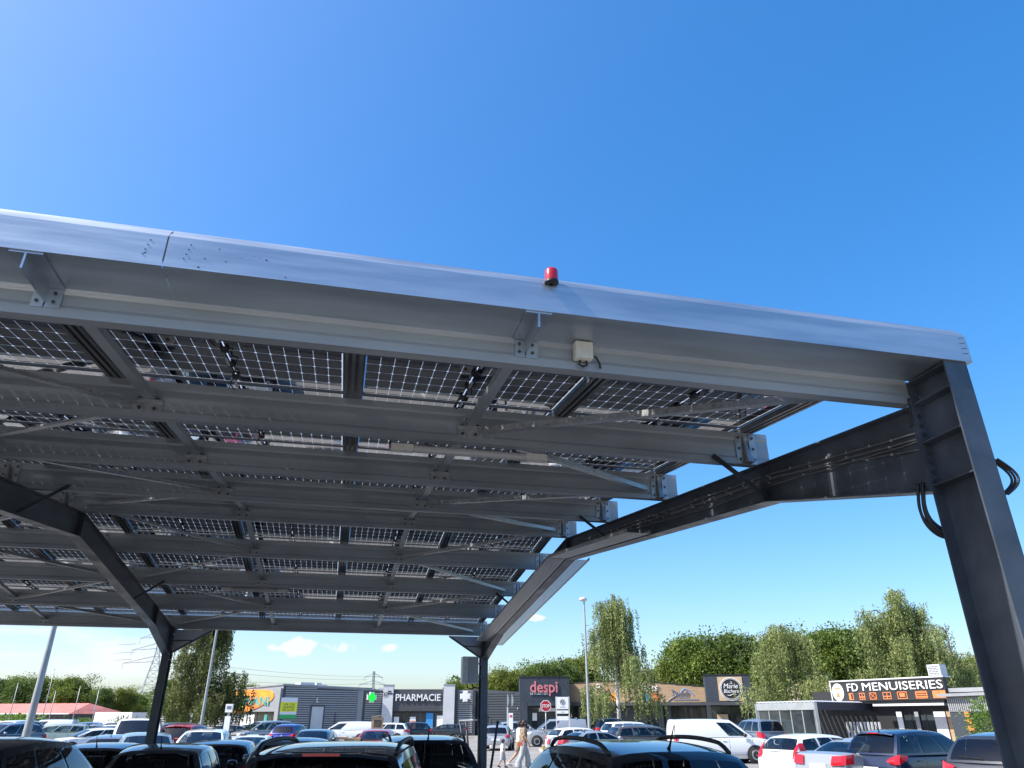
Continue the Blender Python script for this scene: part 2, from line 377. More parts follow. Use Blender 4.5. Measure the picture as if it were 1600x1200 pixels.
fu = FRAMES[0]
tray(fu - .47, fu - .108, 5.2, WR - .02, -.405, RAFT[fu][0]); tray(fu - .47, fu - .108, WR + .02, WEND - 1.2, -.405, RAFT[fu][1])
tray(fu + .108, fu + .40, WR + .02, WEND - .7, -.405, RAFT[fu][1])
# --- purlins: thin sigma channels, flanges turned away from the front
PW = [0.0] + [k * SP for k in range(1, 9)]
PURL = []
for k, w in enumerate(PW):
    d = .36
    path = [(.085, .035), (.085, .0), (.0, .0), (.0, .060), (.007, .085), (.007, .275), (.0, .300), (.0, d), (.085, d), (.085, d - .035)]
    poly = channel([(p[0], p[1]) for p in path], .0035)
    b = MB(); z = zr(w)
    ul = U_L; ur = .33 if 1 <= k <= 4 else (.135 if k == 0 else .46)
    b.prism(poly, lambda a, c: (ul, w + a, z + c), lambda a, c: (ur, w + a, z + c))
    PURL.append(b.build('purlin', G, carport))
# purlin seats on the rafters: two bolted plates and a fin
b = MB()
for uu in (-.135, .03): b.bx(uu, uu + .075, -.012, -.003, .0, .345)
b.add([(-.055, -.006, .0), (.02, -.006, .0), (-.045, -.006, .34), (-.055, -.10, .0), (.02, -.10, .0), (-.045, -.012, .34)], [(0, 1, 2), (3, 5, 4), (0, 3, 4, 1), (1, 4, 5, 2), (2, 5, 3, 0)])
seat_me = b.mesh('purlin_seat', 'galvanised_bright')
bb = MB()
for uu in (-.098, .068):
    for zz in (.05, .175, .30): bb.lathe([(.015, 0), (.015, -.013)], (uu, -.012, zz), 6, 'y')
seat_bolts = bb.mesh('bolt', 'bolt_steel')
for fi, fu in enumerate(FRAMES):
    for k in range(1, 9):
        if fi == 0 and k >= 5: du = .15
        else: du = 0
        o = link('purlin_seat', seat_me, carport, (fu - .18 + du, PW[k], zr(PW[k]))); link('bolt', seat_bolts, o)
# --- solar panels: two to a bay, 2.145 m apart along the purlins
PITCH_U, PANEL_L, PANEL_W = 2.145, 1.985, 1.118
NC, NR = 16, 5
ANG = math.atan(SLOPE)
b = MB(); hl, hw = PANEL_L / 2, PANEL_W / 2; fr = .016
b.bx(-hl, hl, -hw, -hw + fr, 0, .035); b.bx(-hl, hl, hw - fr, hw, 0, .035); b.bx(-hl, -hl + fr, -hw + fr, hw - fr, 0, .035); b.bx(hl - fr, hl, -hw + fr, hw - fr, 0, .035)
b.cur = 1; b.add([(-hl + fr, -hw + fr, .0124), (hl - fr, -hw + fr, .0124), (hl - fr, hw - fr, .0124), (-hl + fr, hw - fr, .0124)], [(0, 3, 2, 1)])
panel_me = b.mesh('solar_panel', 'module_frame', 'backsheet_glass', recalc=False)
pu, pw_ = (PANEL_L - 2 * fr - .03) / NC, (PANEL_W - 2 * fr - .02) / NR
def octo(b, cx, cy, gap_u=.0027, gap_w=.0034, ch=.012, z0=.0112, z1=.0118):
    a, c = (pu - gap_u) / 2, (pw_ - gap_w) / 2
    pts = [(-a + ch, -c), (a - ch, -c), (a, -c + ch), (a, c - ch), (a - ch, c), (-a + ch, c), (-a, c - ch), (-a, -c + ch)]
    b.prism(pts, lambda x, y: (cx + x, cy + y, z0), lambda x, y: (cx + x, cy + y, z1))
def cell_xy(i, j):
    x = (i - (NC - 1) / 2) * pu + (.008 if i >= NC // 2 else -.008) * .6; y = (j - (NR - 1) / 2) * pw_; return x, y
b = MB()
for i in range(NC):
    for j in range(NR): octo(b, *cell_xy(i, j))
cells_me = b.mesh('cells', 'cell')
b = MB(); octo(b, 0, 0); cell_me = b.mesh('cell', 'cell')
b = MB()
for yy in (-.36, 0, .36): b.bx(-.03, .03, yy - .055, yy + .055, -.012, .008)
b.tube([(.0, -.30, -.012), (.03, -.2, -.055), (.01, -.08, -.03), (.04, .05, -.06), (.0, .2, -.025), (.03, .33, -.014)], .006, 6)
b.tube([(-.02, .36, -.012), (-.06, .44, -.05), (-.03, .54, -.07)], .006, 6)
b.cur = 1
b.bx(-.012, .012, -.20, -.05, -.040, -.020); b.bx(-.011, .011, .40, .50, -.06, -.045)
jb_me = b.mesh('junction_box', 'black_plastic', 'silver_clip')
n_single = 0
rail_b = MB()
rl = SP / math.cos(ANG)
rail_b.bx(-.08, .08, -rl / 2 + .004, rl / 2 - .004, -.012, -.002)
for x in (-.06, .0, .06): rail_b.bx(x - .016, x + .016, -rl / 2 + .004, rl / 2 - .004, -.055, -.012)
rail_me = rail_b.mesh('panel_rail', 'rail_aluminium')
clamp_b = MB(); clamp_b.bx(-.02, .02, -.03, .03, -.075, -.055)
BAYS = []
for k in range(8):
    wa, wb = PW[k], PW[k + 1]
    BAYS.append((wa + .03, wb + .03))
N_COL = 10
for k, (wa, wb) in enumerate(BAYS):
    sgn = 1 if k < 4 else -1
    for h in (0, 1):
        wc = wa + (wb - wa) * (.25 + .5 * h); zc = zr(wc) + .422 if k != 4 else H0 + SLOPE * (2 * WR - wc) + .422
        for c in range(N_COL):
            uc = .10 - PITCH_U * (c + .5)
            p = link('solar_panel', panel_me, carport, (uc, wc, zc), (sgn * ANG, 0, 0))
            if k == 0 and h == 1 and c < 3 or (k == 0 and h == 1 and c == 3 and False):
                for i in range(NC):
                    for j in range(NR):
                        x, y = cell_xy(i, j); link('cell', cell_me, p, (x, y, 0))
            else: tag(link('cells', cells_me, p), kind='stuff')
            link('junction_box', jb_me, p)
    wc = (wa + wb) / 2; zc = zr(wc) + .422 if k != 4 else H0 + SLOPE * (2 * WR - wc) + .422
    for c in range(N_COL + 1):
        link('panel_rail', rail_me, carport, (.10 - PITCH_U * c, wc, zc), (sgn * ANG, 0, 0))
# --- struts between purlins, their brackets and the zig-zag braces
b = MB(); b.bx(-.16, .10, -.006, 0, -.085, .03); b.bx(-.16, .10, -.05, -.006, .022, .03); b.bx(-.10, .0, -.006, 0, .03, .15)
brk_me = b.mesh('bracket', 'galvanised_bright')
b = MB()
for (x, z) in ((-.10, -.045), (.03, -.045), (-.055, .105)): b.lathe([(.017, 0), (.017, -.014)], (x, -.006, z), 6, 'y')
for x in (-.11, .05): b.lathe([(.015, .03), (.015, .05)], (x, -.03, .0), 6)
brkb_me = b.mesh('bolt', 'bolt_steel')
SU = (-3.0, -6.0, -12.0, -15.0)
for u in SU:
    for k in range(8):
        w0, w1 = PW[k] + .09, PW[k + 1] - .012; z0, z1 = zr(PW[k]) + .19, zr(PW[k + 1]) + .17
        b = MB(); p, q = (u, w0, z0), (u, w1, z1)
        b.bar((u, w0, z0), (u, w1, z1), .088, .006); b.bar((u - .041, w0, z0 + .03), (u - .041, w1, z1 + .03), .006, .055); b.bar((u + .041, w0, z0 + .03), (u + .041, w1, z1 + .03), .006, .055)
        b.build('strut', 'galvanised', carport)
        o = link('bracket', brk_me, carport, (u + .02, PW[k + 1] - .001, zr(PW[k + 1]) + .13)); link('bolt', brkb_me, o)
def brace(u0, k0, u1, k1, zz=.15):
    wa = PW[k0] + (-.02 if k1 > k0 else -.02); wb = PW[k1] - .02
    if k1 > k0: wa = PW[k0] + .10
    else: wb = PW[k1] + .10
    za, zb = zr(PW[k0]) + zz, zr(PW[k1]) + zz
    b = MB(); b.bar((u0, wa, za), (u1, wb, zb), .062, .006); d = Vector((u1 - u0, wb - wa, zb - za)).normalized(); s = d.cross(Vector((0, 0, 1))).normalized() * .028
    b.bar(Vector((u0, wa, za + .03)) + s, Vector((u1, wb, zb + .03)) + s, .006, .054)
    return b.build('brace', 'galvanised_bright', carport)
for (uL, uR) in ((-2.9, -.14), (-11.9, -9.1)):
    for k in (1, 3): brace(uL, k, uR, k - 1, .10); brace(uL, k, uR, k + 1, .10)
    for k in (5, 7): brace(uL, k, uR, k - 1, .10); brace(uL, k, uR, k + 1, .10)
for k in (1, 3, 5, 7): brace(-6.1, k, -8.6, k - 1, .10); brace(-6.1, k, -8.6, k + 1, .10)
# knee stays from purlin to rafter
for fi, fu in enumerate(FRAMES[:2]):
    for k in (1, 3, 6, 8 if fi else 6):
        if k == 8: continue
        for sd in ((-1,) if fi == 0 else (-1, 1)):
            b = MB(); b.bar((fu + sd * .62, PW[k] - .03, zr(PW[k]) + .06), (fu + sd * .05, PW[k] - .03, zr(PW[k]) - .36), .05, .006, (0, 1, 0)); b.bar((fu + sd * .62, PW[k] - .055, zr(PW[k]) + .06), (fu + sd * .05, PW[k] - .055, zr(PW[k]) - .36), .006, .05, (0, 1, 0))
            b.build('knee_stay', A, carport)
# --- front flashing: folded sheet on short T stubs
prof = [(.0, .205), (-.40, .205), (-.40, .42), (-.335, .503), (-.28, .503)]
poly = channel(prof, .003)
for (a, c) in ((-20.3, -11.3), (-11.298, -5.332), (-5.328, .395)):
    b = MB(); b.prism(poly, lambda w, z: (a, w, H0 + z), lambda w, z: (c, w, H0 + z))
    fl = b.build('flashing', 'galvanised_sheet', carport)
    if c > 0: FL = fl
b = MB(); b.prism([(-.403, .235), (-.403, .415), (-.36, .48), (-.35, .46), (-.36, .235)], lambda w, z: (-5.3355, w, H0 + z), lambda w, z: (-5.325, w, H0 + z))
b.build('joint_seal', 'cable_black', FL)
b = MB()
for i, z in enumerate((.30, .335, .37, .405)):
    for u in (-5.45, -5.22): b.lathe([(.0045, 0), (.0045, -.002)], (u + .008 * i, -.403, H0 + z - .03), 8, 'y')
for i in range(4):
    for u in (-5.44, -5.21): b.lathe([(.005, H0 + .2045), (.005, H0 + .203)], (u, -.33 + .06 * i, 0), 8)
    b.add([(.32, -.4035, H0 + .26 + .045 * i), (.375, -.4035, H0 + .27 + .045 * i), (.375, -.4035, H0 + .276 + .045 * i), (.32, -.4035, H0 + .264 + .045 * i)], [(0, 1, 2, 3)])
b.build('rivet', 'bolt_steel', FL)
# scuffs and tar spots round the joint
rs = random.Random(3); b = MB()
for i in range(11):
    u = rs.gauss(-5.0, .2) if i < 5 else rs.uniform(-5.3, -4.2); z = H0 + rs.uniform(.215, .40); s = rs.uniform(.002, .009); n = 6
    b.add([(u + s * rs.uniform(.5, 1.6) * math.cos(t * 6.283 / n), -.4036, z + s * rs.uniform(.3, 1.0) * math.sin(t * 6.283 / n)) for t in range(n)], [tuple(range(n))])
for i in range(14):
    u = rs.gauss(-5.05, .12); w = rs.uniform(-.36, -.12); s = rs.uniform(.006, .02); n = 6
    b.add([(u + s * rs.uniform(.5, 1.5) * math.cos(t * 6.283 / n), w + s * rs.uniform(.3, 1.2) * math.sin(t * 6.283 / n), H0 + .2042) for t in range(n)], [tuple(range(n))])
tag(b.build('tar_spots', 'cable_black', FL, recalc=False), kind='stuff')
for u in (-3.0, -6.06, -9.1, -12.0, -15.0, -18.0):
    b = MB(); b.bx(u - .09, u + .09, -.392, -.004, H0 + .188, H0 + .2005); b.bx(u - .006, u + .006, -.392, -.004, H0 + .085, H0 + .188)
    b.bx(u - .075, u - .005, -.012, -.004, H0 + .05, H0 + .185); b.bx(u + .006, u + .09, -.012, -.004, H0 + .05, H0 + .185)
    o = b.build('flashing_stub', 'galvanised_sheet', carport)
    bb = MB()
    for (x, z) in ((-.045, .09), (-.045, .15), (.05, .09), (.05, .15)): bb.lathe([(.011, 0), (.011, -.01)], (u + x, -.012, H0 + z), 6, 'y')
    bb.build('bolt', 'bolt_steel', o)
# rear flashing
b = MB(); zb = zr(WEND)
b.prism(channel([(0.09, .25), (.46, .25), (.46, .45), (.38, .47)], .003), lambda w, z: (-20.3, WEND + w, zb + z), lambda w, z: (.395, WEND + w, zb + z))
b.build('flashing', 'galvanised_sheet', carport)
# stiff triangular gutter brackets at the rear knees
for fu in (FRAMES[0], FRAMES[1]):
    for sd in ((1,) if fu != FRAMES[0] else (-1,)):
        b = MB(); z = zb
        b.add([(fu + sd * .11, WEND + .06, z - .02), (fu + sd * 1.05, WEND + .06, z - .02), (fu + sd * .11, WEND + .06, z - .62), (fu + sd * .11, WEND + .075, z - .02), (fu + sd * 1.05, WEND + .075, z - .02), (fu + sd * .11, WEND + .075, z - .62)], [(0, 1, 2), (3, 5, 4), (0, 3, 4, 1), (1, 4, 5, 2), (2, 5, 3, 0)])
        o = b.build('gusset', 'galvanised_sheet', carport)
        b = MB(); b.bar((fu + sd * .11, WEND + .04, z - .64), (fu + sd * 1.1, WEND + .04, z - .03), .05, .05); b.bar((fu + sd * .11, WEND + .05, z - .32), (fu + sd * .62, WEND + .05, z - .30), .02, .03); b.build('diagonal', A, o)
# cables running along the end rafter's web, with clips
def rafter_line(off, w0, w1, n=30, sag=0.0, seed=0):
    r_ = random.Random(seed); pts = []
    for i in range(n + 1):
        w = w0 + (w1 - w0) * i / n; t = i / n
        dep = .70 + (.42 - .70) * min(1, w / 2.25); pts.append((FRAMES[0] - .020 - r_.uniform(0, .006), w, zr(w) - dep * off - sag * math.sin(t * math.pi) + r_.uniform(-.004, .004)))
    return pts
b = MB()
for i, (o0, w1, sg) in enumerate(((.30, 8.6, .0), (.37, 8.4, .03), (.40, 7.6, .10), (.50, 4.6, -.05))): b.tube(rafter_line(o0, .1, w1, 34, sg, i), .011 if i < 2 else .008, 6)
b.build('conduit', 'rail_aluminium', RAFT[FRAMES[0]][0], smooth=True)
b = MB(); rs = random.Random(5)
for i in range(26):
    w = .35 + i * .30; dep = .70 + (.42 - .70) * min(1, w / 2.25)
    for o0 in (.30, .37, .47):
        if rs.random() < .8: w_ = w + rs.uniform(-.08, .08); b.bx(FRAMES[0] - .038, FRAMES[0] - .007, w_ - .006, w_ + .006, zr(w) - dep * o0 - .008, zr(w) - dep * o0 + .010)
b.build('cable_clip', 'silver_clip', RAFT[FRAMES[0]][0])
# bundle of cable looping down beside the front column and a loop at its outside
b = MB(); u, zt = .13, H0 - .66
for i, (dx, dw, dep) in enumerate(((0, 0, .36), (.012, .02, .38), (-.012, .035, .34), (.02, .01, .33), (.0, .045, .37))):
    pts = [(u + dx + .02, .10 + dw, zt + .05), (u + dx - .015, .105 + dw, zt - dep * .35), (u + dx, .10 + dw, zt - dep * .7), (u + dx + .06, .07 + dw, zt - dep * .95), (u + dx + .13, .045, zt - dep * 1.06)]
    cur = [];  
    Q = [Vector(p) for p in [pts[0]] + pts + [pts[-1]]]
    for q in range(1, len(Q) - 2):
        for t_ in range(6):
            t = t_ / 6; cur.append(.5 * (2 * Q[q] + (Q[q + 1] - Q[q - 1]) * t + (2 * Q[q - 1] - 5 * Q[q] + 4 * Q[q + 1] - Q[q + 2]) * t * t + (3 * Q[q] - Q[q - 1] - 3 * Q[q + 1] + Q[q + 2]) * t ** 3))
    cur.append(Vector(pts[-1])); b.tube(cur, .011, 7)
tag(b.build('cable_bundle', 'cable_black', None, smooth=True), 'loops of black cable hanging on the inner side of the big front column', 'cable'); b = MB()
for i in range(3):
    cx_, zc_ = .36, H0 - .66 - .0; pts = [(cx_ + .135 * math.sin(t / 14 * math.pi) + .014 * i, -.34 - .015 * i, zc_ + .10 - .26 * t / 14) for t in range(15)]; b.tube(pts, .009, 6)
tag(b.build('cable_loop', 'cable_black', None, smooth=True), 'short black cable loop bulging from the outer side of the front column', 'cable')
b = MB(); pts = [(.10, -.03 + .004 * t, H0 + .03 - .018 * t + .02 * math.sin(t)) for t in range(12)]; b.tube(pts, .010, 6); tag(b.build('loose_cable', 'cable_black', None, smooth=True), 'loose black cable where front beam, rafter and column meet', 'cable')
for nm in ('cable_bundle', 'cable_loop', 'loose_cable'): bpy.data.objects[nm].location = (CX, CY, 0); bpy.data.objects[nm].rotation_euler = (0, 0, CYAW)
def cw(u, w, z): 
    c, s = math.cos(CYAW), math.sin(CYAW); return (CX + u * c - w * s, CY + u * s + w * c, z)
# --- things fixed to the carport
t = empty('warning_siren', cw(-2.918, -.425, H0 + .41), CYAW, 'small red cylindrical siren perched on the roof edge', 'siren')
b = MB(); b.lathe([(.040, 0), (.048, .004), (.048, .018), (.040, .022)], (0, 0, 0), 20); b.build('base', 'black_plastic', t, smooth=True, angle=40)
b = MB(); b.lathe([(.0440, .018), (.0455, .03), (.0455, .098), (.041, .108), (.030, .112)], (0, 0, 0), 24); b.build('lens', 'siren_red', t, smooth=True, angle=50)
b = MB(); b.bx(-.012, .012, .0, .025, .0, .03); b.build('bracket', 'galvanised_bright', t)
t = empty('junction_box', cw(-2.585, -.001, H0 + .13), CYAW, 'pale plastic junction box fixed on the front beam', 'junction box')
b = MB(); b.bx(-.068, .068, -.062, -.004, -.068, .068); o = b.build('body', 'white_plastic', t); mo = o.modifiers.new('b', 'BEVEL'); mo.width = .012; mo.segments = 3
b = MB(); b.bx(-.066, .066, -.078, -.064, -.066, .066); o = b.build('lid', 'white_plastic', t); mo = o.modifiers.new('b', 'BEVEL'); mo.width = .010; mo.segments = 3
b = MB(); b.tube([(.068, -.03, -.02), (.10, -.03, -.03), (.125, -.03, -.08), (.13, -.03, -.115)], .008, 7); b.tube([(-.02, -.03, -.07), (-.03, -.03, -.10), (0, -.03, -.115), (.03, -.03, -.10), (.025, -.03, -.07)], .008, 7); b.build('cable', 'cable_black', t, smooth=True)
def batten(u0, u1, w, z, name, label):
    t = empty(name, cw((u0 + u1) / 2, w, z), CYAW, label, 'lamp', 'tube lamps under the purlins'); L = (u1 - u0) / 2
    b = MB(); b.lathe([(.035, -L + .22), (.042, -L + .24), (.042, L - .22), (.035, L - .24 + .02)], (0, 0, 0), 14, 'x'); b.build('tube', 'led_diffuser', t, smooth=True, angle=40)
    for sd in (-1, 1):
        b = MB(); b.bx(sd * (L - .22), sd * L, -.04, .04, -.038, .03); b.build('end_cap', 'white_plastic', t)
        b = MB(); x = sd * (L - .02); b.tube([(x - sd * .1, 0, -.02), (x, .0, -.03), (x + sd * .03, .01, .0), (x + sd * .03, .02, .07)], .008, 6); b.build('cable', 'cable_black', t)
        b = MB(); b.bx(sd * .45 - .015, sd * .45 + .015, -.045, .045, .03, .075); b.build('clip', 'bolt_steel', t)
    return t
batten(-3.77, -2.17, 2.45, zr(SP) - .055, 'tube_lamp', 'long white tube lamp under the second beam from the front')
batten(-6.9, -5.4, 6 * SP + .12, zr(6 * SP) - .05, 'tube_lamp', 'distant tube lamp under a rear beam left of centre')
t = empty('inverter_cabinet', cw(-.22, 18.12, H0 - 1.35), CYAW, 'grey metal cabinet mounted high on the far centre column', 'cabinet')
b = MB(); b.bx(-.27, .20, -.20, .16, .02, .76); o = b.build('body', 'grey_box', t); mo = o.modifiers.new('b', 'BEVEL'); mo.width = .015; mo.segments = 2
b = MB(); b.bx(-.10, .185, -.212, -.201, .05, .73); b.build('door', 'panel_grey', t)
b = MB(); b.tube([(-.1, 0, .02), (-.08, .02, -.08), (.05, .05, -.12), (.2, .1, -.06)], .02, 6); b.tube([(.05, 0, .02), (.08, .0, -.06), (.25, .1, -.10)], .02, 6); b.build('cable', 'cable_black', t, smooth=True)
b = MB(); b.bx(.20, .46, .0, .04, .2, .25); b.bx(.20, .46, .0, .04, .55, .60); b.build('bracket', A, t)
# ------------------------------------------------------------------ vehicles
def lerp(a, b, t): return a + (b - a) * t
CAR_TYPES = {
 # L, W, H, belt, rear glass base x, roof rear x, roof front x, windscreen base x, nose z, deck (trunk) z or None, side windows (s0,s1)
 'hatch': dict(L=4.05, W=1.76, H=1.47, belt=.93, xrb=-1.90, xrr=-1.52, xfr=.28, xfb=1.12, nose=.74, deck=None, win=((.045, .30), (.335, .62), (.65, .955)), tl='high'),
 'suv': dict(L=4.45, W=1.84, H=1.64, belt=1.04, xrb=-2.10, xrr=-1.82, xfr=.30, xfb=1.16, nose=.90, deck=None, win=((.05, .27), (.305, .60), (.63, .955)), tl='high'),
 'wagon': dict(L=4.60, W=1.80, H=1.47, belt=.95, xrb=-2.15, xrr=-1.72, xfr=.28, xfb=1.16, nose=.76, deck=None, win=((.05, .30), (.335, .62), (.65, .955)), tl='high'),
 'sedan': dict(L=4.50, W=1.78, H=1.44, belt=.95, xrb=-1.62, xrr=-.92, xfr=.30, xfb=1.16, nose=.74, deck=.98, win=((.10, .45), (.49, .92),), tl='low'),
 'van': dict(L=4.40, W=1.82, H=1.84, belt=1.06, xrb=-2.14, xrr=-2.06, xfr=.42, xfb=1.36, nose=.92, deck=None, win=((.70, .955),), tl='van', panel=True),
 'mpv': dict(L=4.20, W=1.76, H=1.80, belt=1.04, xrb=-2.02, xrr=-1.92, xfr=.36, xfb=1.28, nose=.86, deck=None, win=((.04, .30), (.33, .62), (.66, .955)), tl='van'),
 'bigvan': dict(L=5.20, W=2.02, H=2.35, belt=1.25, xrb=-2.55, xrr=-2.50, xfr=1.05, xfb=1.95, nose=1.05, deck=None, win=((.80, .965),), tl='van', panel=True),
}
def make_car(name, kind, paint, label, cat, loc, heading, H=None, rails=None, roof=None, antenna=False, plate='plate', detail=True, glass='glass_car', wiper=False, group=None, spoiler=False, W=None, lights=True, bar=False, badge=None, tall=False, rearless=False, L=None, mirrors=True, box=None):
    """heading: radians, the way the nose points, from +x counter-clockwise; loc: centre of the footprint on the ground"""
    T = CAR_TYPES[kind]; Lc = L or T['L']; Wd = W or T['W']; Hh = H or T['H']; hw = Wd / 2; kx = Lc / T['L']
    belt = T['belt'] * (1 if H is None else lerp(1, Hh / T['H'], .6)); xr, xf = -Lc / 2, Lc / 2
    xrb, xrr, xfr, xfb = [T[k] * kx for k in ('xrb', 'xrr', 'xfr', 'xfb')]
    root = empty(name, loc, heading, label, cat, group)
    pm = 'paint_' + paint
    # lower body: lofted rings from tail to nose
    dz = T['deck'] or belt + .0
    st = [(xr, .60, .84, .30), (xr + .035, .72, .90, .26), (xr + .10, dz - .10 if not T['deck'] else dz - .05, .945, .22), (xrb if not T['deck'] else xr + .28, dz if T['deck'] else belt - .01, .965, .20)]
    if T['deck']: st += [(xrb - .05, dz + .0, .98, .2)]
    for t in (.12, .30, .5, .7, .88): st.append((lerp(xrb, xfb, t), belt, 1.0 if .1 < t < .8 else .99, .19))
    st += [(xfb, belt - .01, .985, .2), (lerp(xfb, xf, .35), lerp(belt, T['nose'], .30), .97, .2), (lerp(xfb, xf, .70), lerp(belt, T['nose'], .65), .93, .2), (xf - .13, T['nose'] - .02, .86, .22), (xf - .04, T['nose'] - .12, .80, .26), (xf, .52, .76, .32)]
    b = MB(); rows = []
    for (x, zt, k, zb) in st:
        h = hw * k; r = [(x, 0, zt + .012)]
        half = [(.55 * h, zt + .006), (.86 * h, zt - .012), (.965 * h, zt - .06), (h, lerp(zt, zb, .30)), (.992 * h, lerp(zt, zb, .62)), (.955 * h, zb + .07), (.88 * h, zb)]
        ring = [(x, -y, z) for (y, z) in reversed(half)] + [(x, 0, zt + .012)] + [(x, y, z) for (y, z) in half]
        rows.append(ring)
    b.grid(rows)
    n = len(rows[0])
    for ri in (0, len(rows) - 1): b.f.append(tuple(ri * n + j for j in range(n))); b.mi.append(0)
    body = b.build('body', pm, root, smooth=True, angle=48)
    # cabin patches
    by0 = .935 * hw; ty0 = .735 * hw if kind not in ('van', 'mpv', 'bigvan') else .80 * hw
    zt0 = Hh - .055
    def B(s): 
        e = (2 * s - 1); return Vector((lerp(xrb, xfb, s), by0 * (1 - .07 * e * e * (1.3 if s > .5 else 1)), belt - .012))
    def Tp(s):
        e = (2 * s - 1); return Vector((lerp(xrr, xfr, s), ty0 * (1 - .06 * e * e), zt0 - (.055 * e * e if kind not in ('van', 'bigvan') else .03 * e * e) - (.02 if s < .5 and kind in ('hatch', 'wagon') else 0) * e * e))
    def side(s, t, sg, off=0.0):
        p = B(s).lerp(Tp(s), t); o = .035 * math.sin(math.pi * t) + off; return Vector((p.x, sg * (p.y + o), p.z + off * .2))
    def roofp(s, v):
        p = Tp(s); e = 2 * s - 1; return Vector((p.x + (.03 * (1 - v * v) if s > .99 else (-.02 * (1 - v * v) if s < .01 else 0)), v * p.y, p.z + .052 * (1 - v * v * v * v)))
    def endp(s, v, t, off=0.0):
        sg = 1 if s > .5 else -1; a = B(s); c = roofp(s, v); bl = Vector((a.x + sg * (.10 if s > .5 else .05) * (1 - v * v), v * a.y, a.z))
        p = bl.lerp(c, t); o = .03 * math.sin(math.pi * t) + off; y = p.y + (.035 * math.sin(math.pi * t)) * v; return Vector((p.x + sg * o, y, p.z + abs(off) * .5))
    wins = T['win']; base = [0, .02, .06, .12, .2, .3, .4, .5, .6, .7, .8, .88, .94, .98, 1]; bnd = [e for w_ in wins for e in w_]
    SS = sorted(set(bnd + [e for e in base if all(abs(e - q) > .012 for q in bnd)])); TT = [0, .10, .3, .5, .7, .87, 1]
    f = MB()
    def grid_holes(rows_, hole):
        n_ = len(rows_[0]); f.add([p for r_ in rows_ for p in r_], [(i * n_ + j, i * n_ + j + 1, (i + 1) * n_ + j + 1, (i + 1) * n_ + j) for i in range(len(rows_) - 1) for j in range(n_ - 1) if not hole(i, j)])
    for sg in (-1, 1): grid_holes([[side(s, t, sg) for t in TT] for s in SS], lambda i, j: 1 <= j <= 4 and any(w_[0] - 1e-6 <= SS[i] and SS[i + 1] <= w_[1] + 1e-6 for w_ in wins))
    VR = [-1, -.97, -.88, -.7, -.4, 0, .4, .7, .88, .97, 1]
    f.grid([[roofp(s, v) for v in VR] for s in SS])
    has_rear = not T.get('panel')
    TF = [0, .05, .3, .55, .8, .93, 1]; VF = [-1, -.97, -.90, -.6, -.3, 0, .3, .6, .90, .97, 1]
    grid_holes([[endp(1, v, t) for t in TF] for v in VF], lambda i, j: 1 <= j <= 4 and 2 <= i <= 7)
    TB = [0, .10, .3, .5, .7, .88, 1]; grid_holes([[endp(0, v, t) for t in TB] for v in VR], lambda i, j: has_rear and 1 <= j <= 4 and 2 <= i <= 7)
    fm = f.mesh('roof', 'paint_' + (roof or paint), smooth=True)
    bm = bmesh.new(); bm.from_mesh(fm); bmesh.ops.remove_doubles(bm, verts=bm.verts, dist=.004); bmesh.ops.recalc_face_normals(bm, faces=bm.faces); bm.to_mesh(fm); bm.free(); fm.polygons.foreach_set('use_smooth', [True] * len(fm.polygons)); fm.set_sharp_from_angle(angle=R(42))
    link('roof', fm, root)
    # glazing
    def pane(fn, u0, u1, t0, t1, nu=5, nt=4, nm='side_window', rim=True, cut=0.0):
        g = MB(); rows_ = []
        for i in range(nu + 1):
            u = lerp(u0, u1, i / nu); rr = []
            for j in range(nt + 1):
                tt = lerp(t0, t1, j / nt); rr.append(fn(u, tt))
            rows_.append(rr)
        g.grid(rows_); return g.build(nm, glass, root, smooth=True, recalc=True)
    for sg in (-1, 1):
        for (s0, s1) in T['win']: pane(lambda u, t: side(u, t, sg, .007), s0, s1, .10, .87)
    pane(lambda u, t: endp(1, u, t, .008), -.90, .90, .05, .93, 8, 4, 'windscreen')
    if not T.get('panel') or kind == 'van':
        if kind == 'van':
            for (a, c) in ((-.86, -.08), (.08, .86)): pane(lambda u, t: endp(0, u, t, .008), a, c, .18, .80, 4, 4, 'rear_window') if not rearless else None
        else: pane(lambda u, t: endp(0, u, t, .008), -.88, .88, .10, .88, 8, 4, 'rear_window')
    # seats, dashboard
    if detail and kind not in ('bigvan',):
        xs_ = [lerp(xrb, xfb, .60)] + ([lerp(xrb, xfb, .30)] if not T.get('panel') else [])
        for i, xq in enumerate(xs_):
            for sg in (-1, 1):
                q = MB(); q.box((xq, sg * .36, belt - .02), (.14, .46, .46), Matrix.Rotation(-.2, 3, 'Y')); q.box((xq - .06, sg * .36, belt + .30), (.09, .24, .15)); q.build('seat', 'upholstery', root)
        q = MB(); q.bx(xfb - .42, xfb + .02, -by0 * .88, by0 * .88, belt - .02, belt + .06); q.build('dashboard', 'upholstery', root)
        # door joints and handles
        def body_y(x, z):
            for (x0, zt_, k_, zb_2), (x1, zt1, k1, zb1) in zip(st, st[1:]):
                if x0 <= x <= x1:
                    u = (x - x0) / max(1e-6, x1 - x0); zt2, k2, zb2 = lerp(zt_, zt1, u), lerp(k_, k1, u), lerp(zb_2, zb1, u); break
            else: return hw * .95
            hh = hw * k2; pr = [(.965 * hh, zt2 - .06), (hh, lerp(zt2, zb2, .30)), (.992 * hh, lerp(zt2, zb2, .62)), (.955 * hh, zb2 + .07)]
            for (ya, za), (yb, zb3) in zip(pr, pr[1:]):
                if zb3 <= z <= za: return lerp(ya, yb, (za - z) / max(1e-6, za - zb3))
            return .96 * hh
        js = sorted({round((wins[i][1] + wins[i + 1][0]) / 2, 3) for i in range(len(wins) - 1)} | {wins[-1][1] + .02} | ({wins[-1][0] - .02} if T.get('panel') else set()))
